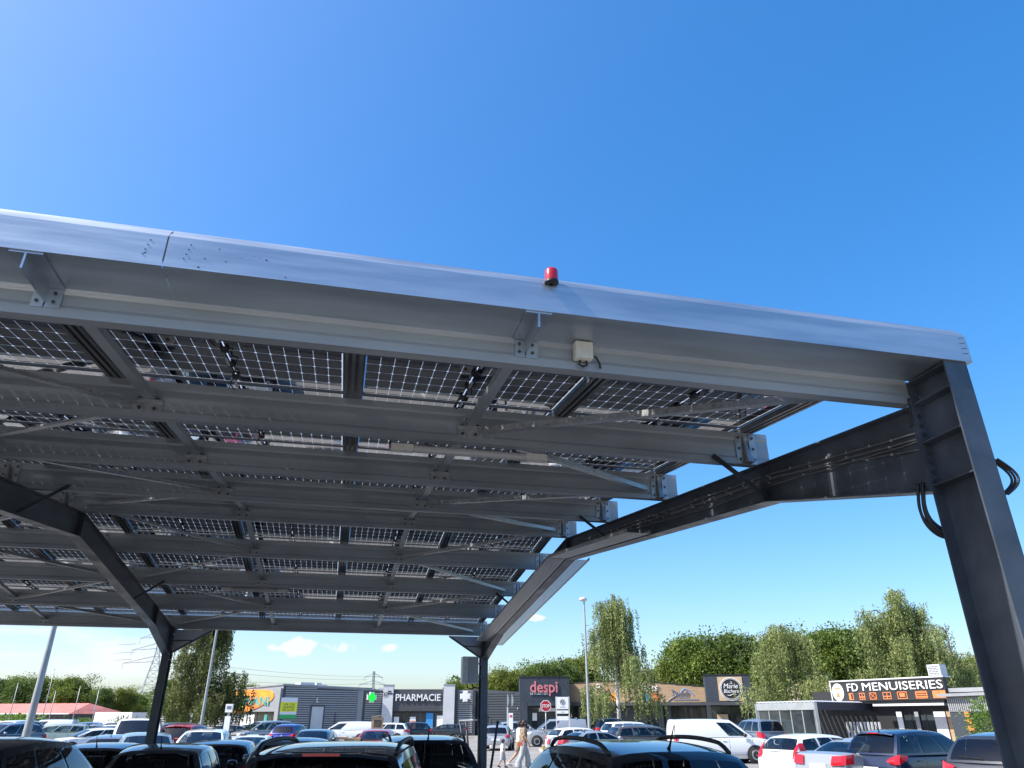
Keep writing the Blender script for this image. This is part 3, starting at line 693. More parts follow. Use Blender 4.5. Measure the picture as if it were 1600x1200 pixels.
        for sg in (-1, 1):
            g = MB()
            for s_ in js:
                xq = B(s_).x; zz_ = [belt - .07, belt - .2, belt - .35, .42, .32]; pts_ = [Vector((xq, sg * (body_y(xq, z_) + .0015), z_)) for z_ in zz_]
                g.tube(pts_, .0055, 4)
            g.tube([Vector((lerp(xrb, xfb, t_), sg * (body_y(lerp(xrb, xfb, t_), .34) + .002), .34)) for t_ in (.2, .35, .5, .65, .8, .95)], .006, 4)
            g.build('door_joint', 'trim_black', root)
            for s_ in js:
                xq = B(s_).x - .22 if s_ > .3 else B(s_).x + .1; hb = MB(); hb.bx(xq - .09, xq + .09, sg * body_y(xq, belt - .14) - .004, sg * body_y(xq, belt - .14) + sg * .03, belt - .155, belt - .125); hb.build('door_handle', pm, root)
    # trim line round the side glass, mirrors
    if detail:
        for sg in (-1, 1):
            if mirrors:
                mb = MB(); mb.lathe([(.01, -.10), (.07, -.08), (.085, 0), (.07, .08), (.01, .10)], (xfb - .42, sg * (hw + .06), belt + .08), 8, 'y'); mb.build('mirror', 'paint_' + paint if paint not in ('white',) else 'trim_black', root, smooth=True)
        if spoiler:
            sb = MB(); rows_ = []
            for v in (-.9, -.5, 0, .5, .9):
                p = roofp(0, v); rows_.append([p + Vector((.16, 0, .012)), p + Vector((-.10, 0, -.012)), p + Vector((-.11, 0, -.035)), p + Vector((.02, 0, -.03))])
            sb.grid(rows_); sb.build('spoiler', pm, root, smooth=True, angle=40)
            lb = MB(); p = roofp(0, 0); lb.bx(p.x - .118, p.x - .10, -.16, .16, p.z - .032, p.z - .010); lb.build('brake_light', 'lamp_red', root)
    # lamps, plates, wheels
    if lights:
        for sg in (-1, 1):
            lm = MB()
            def lp(x, y, z): return Vector((x, sg * y, z))
            if tall:
                rows_ = []
                for t in (-.10, .08, .22, .36, .50, .62):
                    k = 1 - .75 * max(0, t) / .62; a_, m2, c_ = endp(0, sg * (1 - .20 * k), max(t, 0), .016), endp(0, sg * .985, max(t, 0), .022), side(.012 + .10 * k, max(t, 0), sg, .012)
                    if t < 0:
                        for q in (a_, m2, c_): q.z -= .20
                        a_.x -= .07; m2.x -= .06; m2.y += sg * .05; c_.y += sg * .05
                    rows_.append([a_, m2, c_])
                lm.grid(rows_)
            else:
                z0, z1, yi = {'high': (.72, belt - .03, .62), 'low': (.68, .90, .50), 'van': (.62, belt + .05, .86)}[T['tl']]
                if T['tl'] == 'van': cols = [(xr - .012, .84), (xr + .0, .93), (xr + .13, .985)]
                else: cols = [(xr + .0, yi), (xr + .01, .86), (xr + .09, .965), (xr + .34, 1.012)]
                rows_ = []
                for j in range(4):
                    z_ = lerp(z0, z1, j / 3); fwd = .075 * (j / 3) ** 1.5 if T['tl'] != 'van' else .07 * j / 3
                    rows_.append([lp(x_ + fwd - .018, (k_ - (.015 if i_ else -.03) * j / 3 * (1 if T['tl'] == 'van' else .6)) * hw, (z_ + (.05 * i_ / 3) if T['tl'] != 'high' else lerp((.80, .74, .75, .86)[i_], (belt - .08, belt - .02, belt + .02, belt - .02)[i_], j / 3))) for i_, (x_, k_) in enumerate(cols)])
                lm.grid(rows_)
            lm.build('tail_light', 'lamp_red', root)
            hd = MB(); z0 = T['nose'] - .15
            P = [lp(xf - .045, .42 * hw, z0), lp(xf - .12, .82 * hw, z0 + .01), lp(xf - .42, .985 * hw, z0 + .06), lp(xf - .45, .95 * hw, z0 + .16), lp(xf - .16, .80 * hw, z0 + .135), lp(xf - .10, .46 * hw, z0 + .10)]
            P = [p + Vector((.022, sg * .01, 0)) for p in P]; P2 = [p + Vector((-.12, -sg * .04, 0)) for p in P]
            hd.add(P + P2, [tuple(range(6)), tuple(range(11, 5, -1))] + [(i, i + 6, (i + 1) % 6 + 6, (i + 1) % 6) for i in range(6)])
            hd.build('headlight', 'lamp_clear', root)
        if plate:
            pb = MB(); pb.bx(xr - .012, xr + .05, -.26, .26, .56 if not T['deck'] else .60, .67 if not T['deck'] else .71); pb.build('number_plate', plate, root)
            pb = MB(); pb.bx(xf - .06, xf + .006, -.26, .26, .40, .51); pb.build('number_plate', plate, root)
        gb = MB(); gb.bx(xf - .10, xf - .008, -.5 * hw, .5 * hw, T['nose'] - .20, T['nose'] - .12); gb.bx(xf - .10, xf + .004, -.62 * hw, .62 * hw, .26, .38); gb.build('grille', 'trim_black', root)
    rw = .31 if kind in ('hatch', 'sedan', 'wagon') else .34
    for ax in (xr + .20 * Lc, xf - .19 * Lc):
        for sg in (-1, 1):
            ab = MB(); ab.lathe([(rw + .055, 0), (rw + .055, .012)], (ax, sg * (hw - .006) if sg > 0 else -hw - .006, rw), 20, 'y'); wb = MB()
            ab.build('wheel_arch', 'trim_black', root)
            wb.lathe([(rw - .03, -.10), (rw, -.08), (rw, .08), (rw - .03, .10)], (0, 0, 0), 20, 'y'); w = wb.build('wheel', 'tyre', root, (ax, sg * (hw - .075), rw), smooth=True, angle=40)
            rb = MB(); rb.lathe([(rw * .64, sg * .085), (rw * .60, sg * .105), (rw * .12, sg * .09), (rw * .1, sg * .1)], (0, 0, 0), 14, 'y'); rb.build('rim', 'rim', w, smooth=True, angle=30)
    if rails:
        for sg in (-1, 1):
            r_ = MB(); pts = []; rad = []
            s0, s1 = .06, .90
            for i in range(19):
                t = i / 18; s = lerp(s0, s1, t); p = Tp(s); lift = .060 * min(1, math.sin(min(1, t / .14) * math.pi / 2)) * min(1, math.sin(min(1, (1 - t) / .14) * math.pi / 2)); pts.append(Vector((p.x, sg * (p.y - .025), p.z + .015 + lift)))
            if rails == 'flat': r_.tube(pts, .020, 8)
            else: r_.tube(pts, [.021] * 19, 8); 
            r_.build('roof_rail', 'trim_black' if rails != 'silver' else 'chrome', root, smooth=True)
    if bar:
        for s in (.25, .75):
            bb = MB(); p = Tp(s); bb.bx(p.x - .03, p.x + .03, -p.y - .02, p.y + .02, p.z + .10, p.z + .13)
            for sg in (-1, 1): bb.bx(p.x - .03, p.x + .03, sg * (p.y - .03), sg * (p.y + .02), p.z - .0, p.z + .10)
            bb.build('roof_bar', 'galvanised_bright', root)
    if antenna:
        ab = MB(); p = roofp(.06, 0); ab.tube([p + Vector((.04, 0, -.01)), p + Vector((.0, 0, .03)), p + Vector((-.12, 0, .20))], [.022, .012, .004], 6); ab.build('antenna', 'trim_black', root)
    if wiper:
        wbm = MB(); a_, c_ = endp(0, -.05, .13, .02), endp(0, .62, .22, .02); wbm.bar(a_, c_, .018, .02); wbm.build('wiper', 'trim_black', root)
    if badge == 'rings':
        bd = MB(); zc = belt - .12
        for i in range(4):
            y0 = (i - 1.5) * .058; bd.tube([(xr + .055, y0 + .038 * math.cos(a * math.pi / 8), zc + .038 * math.sin(a * math.pi / 8)) for a in range(17)], .006, 5, False)
        bd.build('emblem', 'chrome', root)
    elif badge == 'dot':
        bd = MB(); bd.lathe([(.05, xr + .03), (.04, xr + .055)], (0, 0, belt - .12), 10, 'x'); bd.build('emblem', 'chrome', root)
    return root
N0 = R(90) + CYAW     # parked along the carport's bays, nose away from the viewer
def rear_car(name, kind, paint, label, px, Y, hdg=None, roof_py=None, yaw=0.0, **k):
    """car whose tail faces the viewer: px, Y of the middle of the rear roof edge; roof_py sets its height"""
    T = CAR_TYPES[kind]; h = (N0 if hdg is None else hdg) + yaw
    Hh = k.pop('H', None) or (at(px, roof_py, Y).z if roof_py else None)
    x0 = T['xrr']; X = gx(px, Y)
    return make_car(name, kind, paint, label, k.pop('cat', 'car'), (X - x0 * math.cos(h), Y - x0 * math.sin(h), 0), h, H=Hh, **k)
def mid_car(name, kind, paint, label, px, Y, hdg, roof_py=None, **k):
    Hh = k.pop('H', None) or (at(px, roof_py, Y).z if roof_py else None)
    return make_car(name, kind, paint, label, k.pop('cat', 'car'), (gx(px, Y), Y, 0), hdg, H=Hh, **k)
D = R
# --- near row, tails towards the viewer
rear_car('parked_car', 'suv', 'night', 'near black estate with arched roof rails, left of the far centre column', 512, 7.1, roof_py=1163, rails='arch', yaw=R(-10), spoiler=True)
rear_car('parked_car', 'suv', 'night', 'dark navy car with black rear window directly left of the far centre column', 672, 13.2, roof_py=1150, rails='arch', antenna=True)
rear_car('parked_car', 'wagon', 'black', 'near black car with roof rails and blue sky on its roof, bottom right of centre', 1052, 7.3, roof_py=1160, rails='arch', antenna=True, yaw=R(2))
rear_car('parked_car', 'hatch', 'graphite', 'dark grey hatchback with antenna just right of the left column', 258, 13.4, roof_py=1164, antenna=True, wiper=True)
rear_car('parked_car', 'hatch', 'night', 'dark hatchback with pale side windows in the bottom left corner', -72, 8.8, roof_py=1154, yaw=R(-6))
rear_car('parked_car', 'hatch', 'slate', 'slate blue car with wide black rear window just left of the left column', 158, 15.5, roof_py=1162, antenna=True)
rear_car('parked_car', 'hatch', 'slate', 'blue grey car tail between the antenna hatchback and the railed estate', 348, 18.5, roof_py=1157)
rear_car('parked_car', 'sedan', 'skyblue', 'car with pale blue roof and antenna right behind the railed estate', 462, 15.5, roof_py=1153, antenna=True)
rear_car('parked_car', 'wagon', 'steel', 'blue grey roof of a car left of the white van windscreen', 178, 26, roof_py=1148, antenna=True)
# --- right-hand row, parked at an angle
RH = R(28)
rear_car('parked_car', 'hatch', 'white', 'white hatchback with tall red tail lamps in front of the glazed pergola', 1222, 25.0, RH, roof_py=1146, wiper=True, tall=True)
rear_car('parked_car', 'sedan', 'silver', 'silver car with boot spoiler between the white and navy hatchbacks', 1318, 22.0, RH, roof_py=1153)
rear_car('parked_car', 'hatch', 'navy', 'navy hatchback with large red tail lamp below the joinery shop sign', 1364, 21.0, RH, roof_py=1139, spoiler=True, wiper=True, antenna=True)
rear_car('parked_car', 'hatch', 'graphite', 'dark grey car with four ring emblem beside the front column', 1532, 17.2, RH, roof_py=1144, badge='rings', wiper=True, yaw=R(4))
# --- beyond the carport, centre and right
mid_car('parked_van', 'van', 'white', 'white panel van with sunlit rear doors right of centre', 1118, 36, R(2), roof_py=1123, cat='van', rearless=True)
mid_car('parked_car', 'suv', 'brown', 'grey brown estate with silver roof rails left of the white panel van', 1012, 41, R(14), roof_py=1133, rails='silver', bar=False)
mid_car('parked_car', 'suv', 'white', 'white car roof seen behind the grey brown estate', 990, 52, R(20), roof_py=1127)
mid_car('parked_car', 'hatch', 'white', 'white hatchback with dark rear glass behind the black railed car', 908, 46, R(25), roof_py=1136)
mid_car('parked_car', 'sedan', 'pale', 'pale blue saloon left of the grey brown estate', 930, 38, R(22), roof_py=1141)
mid_car('parked_van', 'van', 'silver', 'silver white van with roof rack behind the stop sign', 868, 56, R(180), roof_py=1123, cat='van', bar=True, rearless=True)
rear_car('parked_car', 'hatch', 'silver', 'silver hatchback with red roof edge right of the far centre column', 776, 49, R(86), roof_py=1133, badge='dot')
mid_car('parked_car', 'hatch', 'silver', 'grey car half hidden behind the walking people', 812, 66, R(10), roof_py=1127)
mid_car('parked_car', 'hatch', 'navy', 'dark car under the weeping birch behind the white hatchback', 962, 70, R(5), roof_py=1122)
mid_car('parked_car', 'suv', 'steel', 'blue van nose between the white panel van and the pergola', 1178, 47, R(100), roof_py=1123)
# --- pharmacy side
mid_car('parked_car', 'suv', 'graphite', 'dark grey estate parked before the pharmacy window', 697, 80, R(178), roof_py=1131)
mid_car('parked_car', 'suv', 'white', 'white car with open view to the left of the dark pharmacy estate', 598, 64, R(182), roof_py=1129)
mid_car('parked_car', 'hatch', 'night', 'dark blue car beside the white car before the pharmacy', 640, 68, R(184), roof_py=1128)
mid_car('parked_van', 'van', 'white', 'white panel van facing left below the green cross', 541, 62, R(183), roof_py=1127, cat='van', rearless=True)
mid_car('parked_car', 'hatch', 'white', 'white car with red roof facing the viewer in front of the pharmacy van', 590, 37, R(274), roof_py=1139, roof='red')
mid_car('parked_car', 'hatch', 'slate', 'slate car with windscreen towards the viewer left of the red roofed one', 494, 35, R(277), roof_py=1139)
rear_car('parked_car', 'hatch', 'blue', 'bright blue hatchback tail below the yellow banner', 447, 50, R(86), roof_py=1131, badge='dot')
mid_car('parked_car', 'mpv', 'silver', 'silver people carrier facing left below the orange fruit shop sign', 412, 58, R(222), roof_py=1126)
mid_car('parked_car', 'hatch', 'white', 'white car facing the viewer in front of the bright blue hatchback', 398, 33, R(281), roof_py=1148)
mid_car('parked_car', 'hatch', 'night', 'dark car standing right of the white signpost', 372, 60, R(20), roof_py=1133)
mid_car('parked_car', 'hatch', 'white', 'white roofed car behind the dark car by the signpost', 386, 72, R(200), roof_py=1130)
mid_car('parked_car', 'suv', 'white', 'white car with big windscreen towards the viewer beside the red hatchback', 324, 29, R(284), roof_py=1139)
rear_car('parked_car', 'hatch', 'red', 'red hatchback tail in front of the weeping tree', 281, 36, R(92), roof_py=1131, badge='dot', spoiler=True)
mid_car('parked_car', 'hatch', 'grey', 'grey car roof behind the red hatchback', 296, 52, R(30), roof_py=1128)
# --- left side
mid_car('parked_van', 'bigvan', 'white', 'tall white van facing the viewer behind the left column', 220, 34, R(294), roof_py=1122, cat='van')
mid_car('parked_car', 'hatch', 'pale', 'pale car directly right of the left column foot', 236, 24, R(296), roof_py=1144)
mid_car('parked_car', 'mpv', 'sage', 'sage green people carrier facing left by the left lamp post', 92, 55, R(196), roof_py=1131)
mid_car('parked_car', 'hatch', 'silver', 'silver blue car behind the sage green people carrier', 139, 62, R(215), roof_py=1132)
mid_car('parked_car', 'hatch', 'skyblue', 'light blue car furthest back beside the silver blue one', 132, 74, R(200), roof_py=1128)
mid_car('parked_van', 'van', 'white', 'white van behind the sage green people carrier', 78, 66, R(190), roof_py=1124, cat='van', rearless=True)
mid_car('parked_van', 'mpv', 'white', 'white van with tail lamps left of the left lamp post', 45, 60, R(80), roof_py=1125, cat='van')
mid_car('parked_car', 'hatch', 'steel', 'blue grey car at the left edge of the picture', 14, 44, R(250), roof_py=1129)
mid_car('parked_car', 'hatch', 'white', 'small white car in front of the twin windowed van', 152, 44, R(225), roof_py=1137)
mid_car('parked_car', 'hatch', 'night', 'dark blue car behind the small white car', 163, 50, R(190), roof_py=1134)
rear_car('parked_van', 'van', 'white', 'white van with two rear windows near the tall white van', 180, 52, R(88), roof_py=1132, cat='van')
mid_car('parked_car', 'hatch', 'navy', 'dark car in the far row before the white trailer', 176, 72, R(185), roof_py=1129)
# ------------------------------------------------------------------ buildings
class Wall:
    def __init__(s, name, label, cat, px0, Y0, px1, Y1, group=None):
        s.p = Vector((gx(px0, Y0), Y0, 0)); q = Vector((gx(px1, Y1), Y1, 0)); d = q - s.p; s.len = d.length; s.d = d.normalized(); s.n = Vector((-s.d.y, s.d.x, 0))
        s.root = empty(name, s.p, math.atan2(d.y, d.x), label, cat, group)
    def at(s, px, py, off=0.0):
        r = ray(px, py); o = Vector((0, 0, HC)); pl = s.p + s.n * off; t = (pl - o).dot(s.n) / r.dot(s.n); P = o + r * t; return (P - s.p).dot(s.d), P.z
    def x(s, px, py=1110, off=0.0): return s.at(px, py, off)[0]
    def z(s, px, py, off=0.0): return s.at(px, py, off)[1]
def cladding(wall, parent, m, x0, x1, z0, zt0, zt1, y=0.0, pitch=.20, depth=.035, name='cladding', zt=None, vertical=False):
    """ribbed sheet; top edge may slope from zt0 to zt1"""
    b = MB()
    if vertical:
        n = int((x1 - x0) / pitch)
        for i in range(n):
            a = x0 + i * pitch; zt_ = lerp(zt0, zt1, (a - x0) / (x1 - x0)); b.bx(a, a + pitch * .55, y - depth, y, z0, zt_)
    else:
        z = z0
        top = max(zt0, zt1)
        while z < top:
            za, zb = z, z + pitch * .58
            xa, xb = x0, x1
            if zb > min(zt0, zt1) and abs(zt1 - zt0) > 1e-3:
                t = (zb - zt0) / (zt1 - zt0); xc = lerp(x0, x1, min(1, max(0, t)))
                if zt1 > zt0: xa = xc
                else: xb = xc
            if xb - xa > .05: b.prism([(y, za), (y - depth, za + .015), (y - depth, zb - .015), (y, zb)], lambda a, c: (xa, a, c), lambda a, c: (xb, a, c))
            z += pitch
    return tag(b.build(name, m, parent), kind='stuff')
def slab(parent, name, m, x0, x1, y0, y1, z0, z1, **k):
    b = MB(); b.bx(x0, x1, y0, y1, z0, z1); return b.build(name, m, parent, **k)
def poly_wall(parent, name, m, pts, y0, y1):
    b = MB(); b.prism(pts, lambda x, z: (x, y0, z), lambda x, z: (x, y1, z)); return b.build(name, m, parent)
def glazing(parent, x0, x1, z0, z1, n, y=-.02, m='glass_shop', frame='sign_black', name='window'):
    w = (x1 - x0) / n
    for i in range(n):
        a, c = x0 + i * w, x0 + (i + 1) * w
        b = MB(); t = .05; b.bx(a, c, y - .05, y + .01, z0, z0 + t); b.bx(a, c, y - .05, y + .01, z1 - t, z1); b.bx(a, a + t, y - .05, y + .01, z0 + t, z1 - t); b.bx(c - t, c, y - .05, y + .01, z0 + t, z1 - t)
        o = b.build(name, frame, parent); b = MB(); b.bx(a + t, c - t, y - .015, y - .005, z0 + t, z1 - t); b.build('pane', m, o)
# ---- 1. grey ribbed fruit shop: left wall, corner, right wall
w1 = Wall('fruit_shop', 'grey ribbed metal shop with an orange fruit sign on its corner', 'shop', 240, 96, 437, 84)
r = w1.root; zl, zc = w1.z(240, 1088), w1.z(437, 1069); xs = w1.x(376); xe = w1.len
zk = lerp(zl, zc, xs / xe)
poly_wall(r, 'wall', 'panel_grey', [(0, 0), (xe, 0), (xe, zc - .10), (0, zl - .10)], 0.0, 14.0); poly_wall(r, 'rib_contrast', 'panel_charcoal', [(.5, .2), (xs, .2), (xs, zk - .2), (.5, zl - .2)], -.006, -.002)  # dark sheet added behind the ribs to heighten the stripe contrast
cladding(w1, r, 'clad_grey', w1.x(252), xs, .25, lerp(zl, zc, w1.x(252) / xe) - .2, zk - .2, -.007, .24)
poly_wall(r, 'roof_edge', 'panel_grey', [(-.1, zl - .10), (xe + .02, zc - .10), (xe + .02, zc + .02), (-.1, zl + .02)], -.10, 14.05)
slab(r, 'corner_trim', 'panel_grey', 0, w1.x(250), -.06, -.001, 0, zl - .16); slab(r, 'corner_trim', 'panel_charcoal', w1.x(250), w1.x(252), -.05, -.001, 0, zl - .16)
slab(r, 'vent', 'sign_black', w1.x(280), w1.x(289), -.10, -.04, w1.z(285, 1127), w1.z(285, 1120))
# entrance portal with the fruit sign
slab(r, 'portal', 'panel_grey', xs, xe - .01, -.32, -.002, w1.z(400, 1112), zk - .15); slab(r, 'portal_post', 'panel_grey', xe - .6, xe - .02, -.315, -.003, 0, w1.z(400, 1112))
glazing(r, xs + .1, xe - .7, .1, w1.z(400, 1113), 4, -.05)
for (a, c, m_) in ((.06, .22, 'sign_white'), (.26, .44, 'sign_white'), (.72, .80, 'sign_teal')): slab(r, 'window_poster', m_, lerp(xs, xe - .7, a), lerp(xs, xe - .7, c), -.115, -.10, .35, w1.z(400, 1116))
sg = empty('fruit_shop_sign', (0, 0, 0), 0, 'orange lemon shaped sign with green lettering beside the tree', 'sign'); sg.parent = None
o_ = w1.p + w1.d * 0; sg.location = w1.p; sg.rotation_euler = r.rotation_euler
y0 = -.40; X = lambda px: w1.x(px, 1090, y0); Z = lambda py: w1.z(400, py, y0)
prof = [(366, 1078), (374, 1077.3), (384, 1077), (395, 1077.2), (405, 1077.6), (414, 1078), (421, 1079.5), (426, 1083), (427.3, 1087), (427, 1091), (424, 1095.5), (419, 1098), (413, 1101), (404, 1106), (394, 1110), (384, 1113), (374, 1114), (366, 1112), (362, 1104), (361, 1092), (362, 1083)]
b = MB(); b.prism([(X(a), Z(c)) for a, c in prof], lambda x, z: (x, y0, z), lambda x, z: (x, y0 + .08, z)); b.build('board', 'sign_amber', sg)
lettering('BONANI', 1.15, 'sign_teal', sg, X(365), y0 - .02, Z(1101.5), width=X(421) - X(365), depth=.015, bold=.03)
b = MB(); b.prism([(X(378) + .55 * math.cos(t * .5236) , Z(1093) + 1.0 * math.sin(t * .5236)) for t in range(12)], lambda x, z: (x, y0 - .012, z), lambda x, z: (x, y0 - .002, z)); b.build('emblem', 'sign_yellow', sg)
w2 = Wall('fruit_shop_annex', 'grey ribbed metal wall with pale door left of the pharmacy', 'shop', 437.4, 84, 598, 90.5)
r = w2.root; za, zb_ = w2.z(437.4, 1069), w2.z(566, 1077); xe = w2.len; xg = w2.x(557); xh = w2.x(567)
poly_wall(r, 'wall', 'panel_grey', [(0, 0), (xe, 0), (xe, zb_ - .12), (0, za - .12)], .0, 12.0); poly_wall(r, 'rib_contrast', 'panel_charcoal', [(.27, .15), (xg, .15), (xg, lerp(za, zb_, xg / xe) - .2), (.27, za - .2)], -.006, -.002)  # same dark sheet behind these ribs, so the stripes stand out
cladding(w2, r, 'clad_grey', .28, xg, .2, za - .18, lerp(za, zb_, xg / xe) - .22, -.007, .225)
poly_wall(r, 'roof_edge', 'panel_grey', [(.0, za - .12), (xe, zb_ - .12), (xe, zb_), (.0, za)], -.10, 12.0)
slab(r, 'corner_trim', 'panel_charcoal', .0, .26, -.06, -.001, 0, za - .16); slab(r, 'pier', 'panel_grey', xg + .02, xh - .12, -.07, -.001, 0, zb_ - .14); slab(r, 'pier', 'panel_charcoal', xh - .12, xh + .12, -.075, -.001, 0, zb_ - .14)
slab(r, 'infill', 'panel_charcoal', xh + .12, xe - .01, -.03, -.001, 0, zb_ - .13)
cladding(w2, r, 'clad_grey', xh + .2, xe - .02, .25, zb_ - .35, zb_ - .35, -.031, .225)
dx0, dx1 = w2.x(486.5), w2.x(505); dz = w2.z(495, 1104)
d_ = slab(r, 'door', 'panel_white', dx0, dx1, -.10, -.045, .05, dz); b = MB(); b.bx(dx0 - .12, dx0, -.13, -.04, 0, dz + .14); b.bx(dx1, dx1 + .12, -.13, -.04, 0, dz + .14); b.bx(dx0, dx1, -.13, -.04, dz, dz + .14); b.build('door_frame', 'panel_charcoal', d_)
b = MB(); b.bx(w2.x(493) - .04, w2.x(493) + .04, -.30, -.04, w2.z(493, 1098), w2.z(493, 1090)); b.bx(w2.x(493) - .12, w2.x(493) + .12, -.45, -.30, w2.z(493, 1098), w2.z(493, 1096.5)); b.build('wall_lamp', 'panel_white', r)
slab(r, 'drain_pipe', 'panel_charcoal', w2.x(524) - .04, w2.x(524) + .04, -.12, -.045, 0, w2.z(524, 1114))
for (pa, pb, ya, yb) in ((474, 497, 1070.5, 1066), (500, 508, 1069.5, 1067), (508, 517, 1073, 1070)): slab(r, 'roof_unit', 'panel_white', w2.x(pa), w2.x(pb), 2.0, 4.0, lerp(za, zb_, w2.x(pa) / xe) - .1, w2.z(pa, yb, 2.0))
bn = empty('banner', w2.p, r.rotation_euler.z, 'yellow and green printed banner on the grey ribbed wall', 'banner'); y0 = -.07
X = lambda px: w2.x(px, 1105, y0); Z = lambda py: w2.z(450, py, y0)
slab(bn, 'sheet', 'sign_white', X(438), X(464), y0 - .012, y0, Z(1123), Z(1090)); slab(bn, 'yellow_field', 'sign_yellow', X(437.8), X(464.2), y0 - .018, y0 - .0125, Z(1112), Z(1097)); slab(bn, 'green_field', 'sign_green', X(438), X(464), y0 - .018, y0 - .0125, Z(1123), Z(1116.5))
for i, tx in enumerate(('VIE DE', 'GRANDES', 'RECOLTES')): lettering(tx, .30, 'sign_black', bn, X(442), y0 - .022, Z(1102.2 + 4.4 * i), width=X(460) - X(442), depth=.003)
# ---- pharmacy
w3 = Wall('pharmacy', 'pharmacy with charcoal signboard between two white piers', 'shop', 598, 90, 742, 90)
r = w3.root; zp = w3.z(650, 1077); xe = w3.len
slab(r, 'wall', 'panel_charcoal', .0, xe, .25, 12, 0, zp - .02)
for (a, c, yt) in ((597.5, 613.5, 1071), (692.5, 710, 1070.5)): slab(r, 'pier', 'panel_white', w3.x(a), w3.x(c), -.35, .24, 0, w3.z(650, yt)); slab(r, 'pier_cap', 'panel_grey', w3.x(a) - .05, w3.x(c) + .05, -.40, .24, w3.z(650, yt), w3.z(650, yt) + .08)
slab(r, 'signboard', 'panel_charcoal', w3.x(613.5) + .01, w3.x(692.5) - .01, -.12, .24, w3.z(650, 1111), zp)
lettering('PHARMACIE', 1.02, 'sign_white', r, w3.x(617.5), -.22, w3.z(650, 1095), width=w3.x(688) - w3.x(617.5), depth=.05, bold=.012)
glazing(r, w3.x(615), w3.x(691), .05, w3.z(650, 1113), 6, .22)
for (a, c, m_, y1) in ((616, 624, 'sign_white', 1120), (641, 650, 'sign_white', 1120), (642, 649, 'sign_orange', 1126), (666, 677, 'sign_blue', 1114), (683, 692, 'sign_white', 1118)): slab(r, 'window_poster', m_, w3.x(a), w3.x(c), .12 - (.015 if m_ == 'sign_orange' else 0), .145, .5, w3.z(650, y1))
n37 = lettering('37', .55, 'sign_black', r, w3.x(597.8), -.40, w3.z(605, 1087.5), width=.55, depth=.02)
slab(r, 'lettering', 'sign_black', w3.x(605), w3.x(612.5), -.38, -.352, w3.z(605, 1085), w3.z(605, 1083)); slab(r, 'lettering', 'sign_black', w3.x(605), w3.x(610), -.38, -.352, w3.z(605, 1081.5), w3.z(605, 1079.5))
cladding(w3, r, 'clad_grey', w3.x(715), w3.x(738), .3, w3.z(720, 1078), w3.z(720, 1078), .249, .225)
slab(r, 'corner_trim', 'panel_charcoal', w3.x(710), w3.x(715), .15, .249, 0, zp)
slab(r, 'roof_unit', 'panel_white', w3.x(581), w3.x(597), 3, 5, zp - .3, w3.z(585, 1073))
def cross(px, py, half, wall, y0, m, name, label):
    t = empty(name, (0, 0, 0), 0, label, 'sign'); X0, Z0 = wall.at(px, py, y0); P = wall.p + wall.d * X0 + wall.n * y0; t.location = (P.x, P.y, Z0); t.rotation_euler = wall.root.rotation_euler
    h, k = half, half * .48
    pts = [(-k, -h), (k, -h), (k, -k), (h, -k), (h, k), (k, k), (k, h), (-k, h), (-k, k), (-h, k), (-h, -k), (-k, -k)]
    b = MB(); b.prism([(x * 1.2, z * 1.2) for x, z in pts], lambda x, z: (x, .0, z), lambda x, z: (x, .20, z)); b.build('frame', 'sign_white', t)
    b = MB(); b.prism(pts, lambda x, z: (x, -.03, z), lambda x, z: (x, -.002, z)); b.build('face', m, t)
    b = MB(); b.bx(-.05, .05, .2, .62, -.05, .05); b.build('arm', 'sign_black', t)
cross(581.5, 1089.5, .47, w2, -.65, 'cross_lit', 'pharmacy_cross', 'green pharmacy cross with white edge on the ribbed wall')
cross(727, 1088, .50, w3, -.40, 'sign_white', 'pharmacy_cross', 'white pharmacy cross next to the far centre column')
# ---- dark ribbed wall between pharmacy and butcher
w4 = Wall('dark_warehouse', 'dark ribbed metal wall between the pharmacy and the butcher', 'building', 741, 91, 816, 89)
r = w4.root; a, c = w4.z(741, 1076.5), w4.z(816, 1081.5)
poly_wall(r, 'wall', 'clad_dark', [(0, 0), (w4.len, 0), (w4.len, c), (0, a)], 0, 12)
cladding(w4, r, 'clad_dark', .02, w4.len - .02, .3, a - .05, c - .05, 0, .27, .05)
slab(r, 'door', 'panel_navy', w4.x(756), w4.x(768), -.09, -.055, 0, w4.z(760, 1122)); slab(r, 'wall_lamp', 'panel_white', w4.x(809), w4.x(810.2), -.2, -.06, w4.z(809, 1108), w4.z(809, 1106))
# ---- butcher
w5 = Wall('butcher_shop', 'navy fronted butcher shop with red lettering behind the stop sign', 'shop', 812, 86, 891, 86)
r = w5.root; zt = w5.z(850, 1058); zf = w5.z(850, 1098); X = w5.x; Z = lambda py: w5.z(850, py)
slab(r, 'fascia', 'panel_navy', .0, w5.len, .0, 9, zf, zt); slab(r, 'coping', 'sign_black', -.05, w5.len + .05, -.06, 9.05, zt, zt + .10)
slab(r, 'canopy', 'panel_navy', .9, w5.len, -1.0, -.002, zf - .32, zf - .02)
slab(r, 'wall', 'panel_navy', .0, w5.len, .6, 9, 0, zf - .002); slab(r, 'pier', 'panel_navy', .0, .85, -.002, .6, 0, zf - .004)
glazing(r, 1.3, w5.len - .1, .05, zf - .4, 5, .58)
slab(r, 'notice', 'sign_white', X(842), X(868), .44, .47, Z(1111.5), Z(1106)); slab(r, 'window_poster', 'sign_white', X(832), X(839), .44, .47, Z(1126), Z(1114))
lettering('despi', 1.62, 'sign_pink', r, X(828.5), -.10, Z(1081.5), width=X(872) - X(828.5), depth=.05, bold=.025)
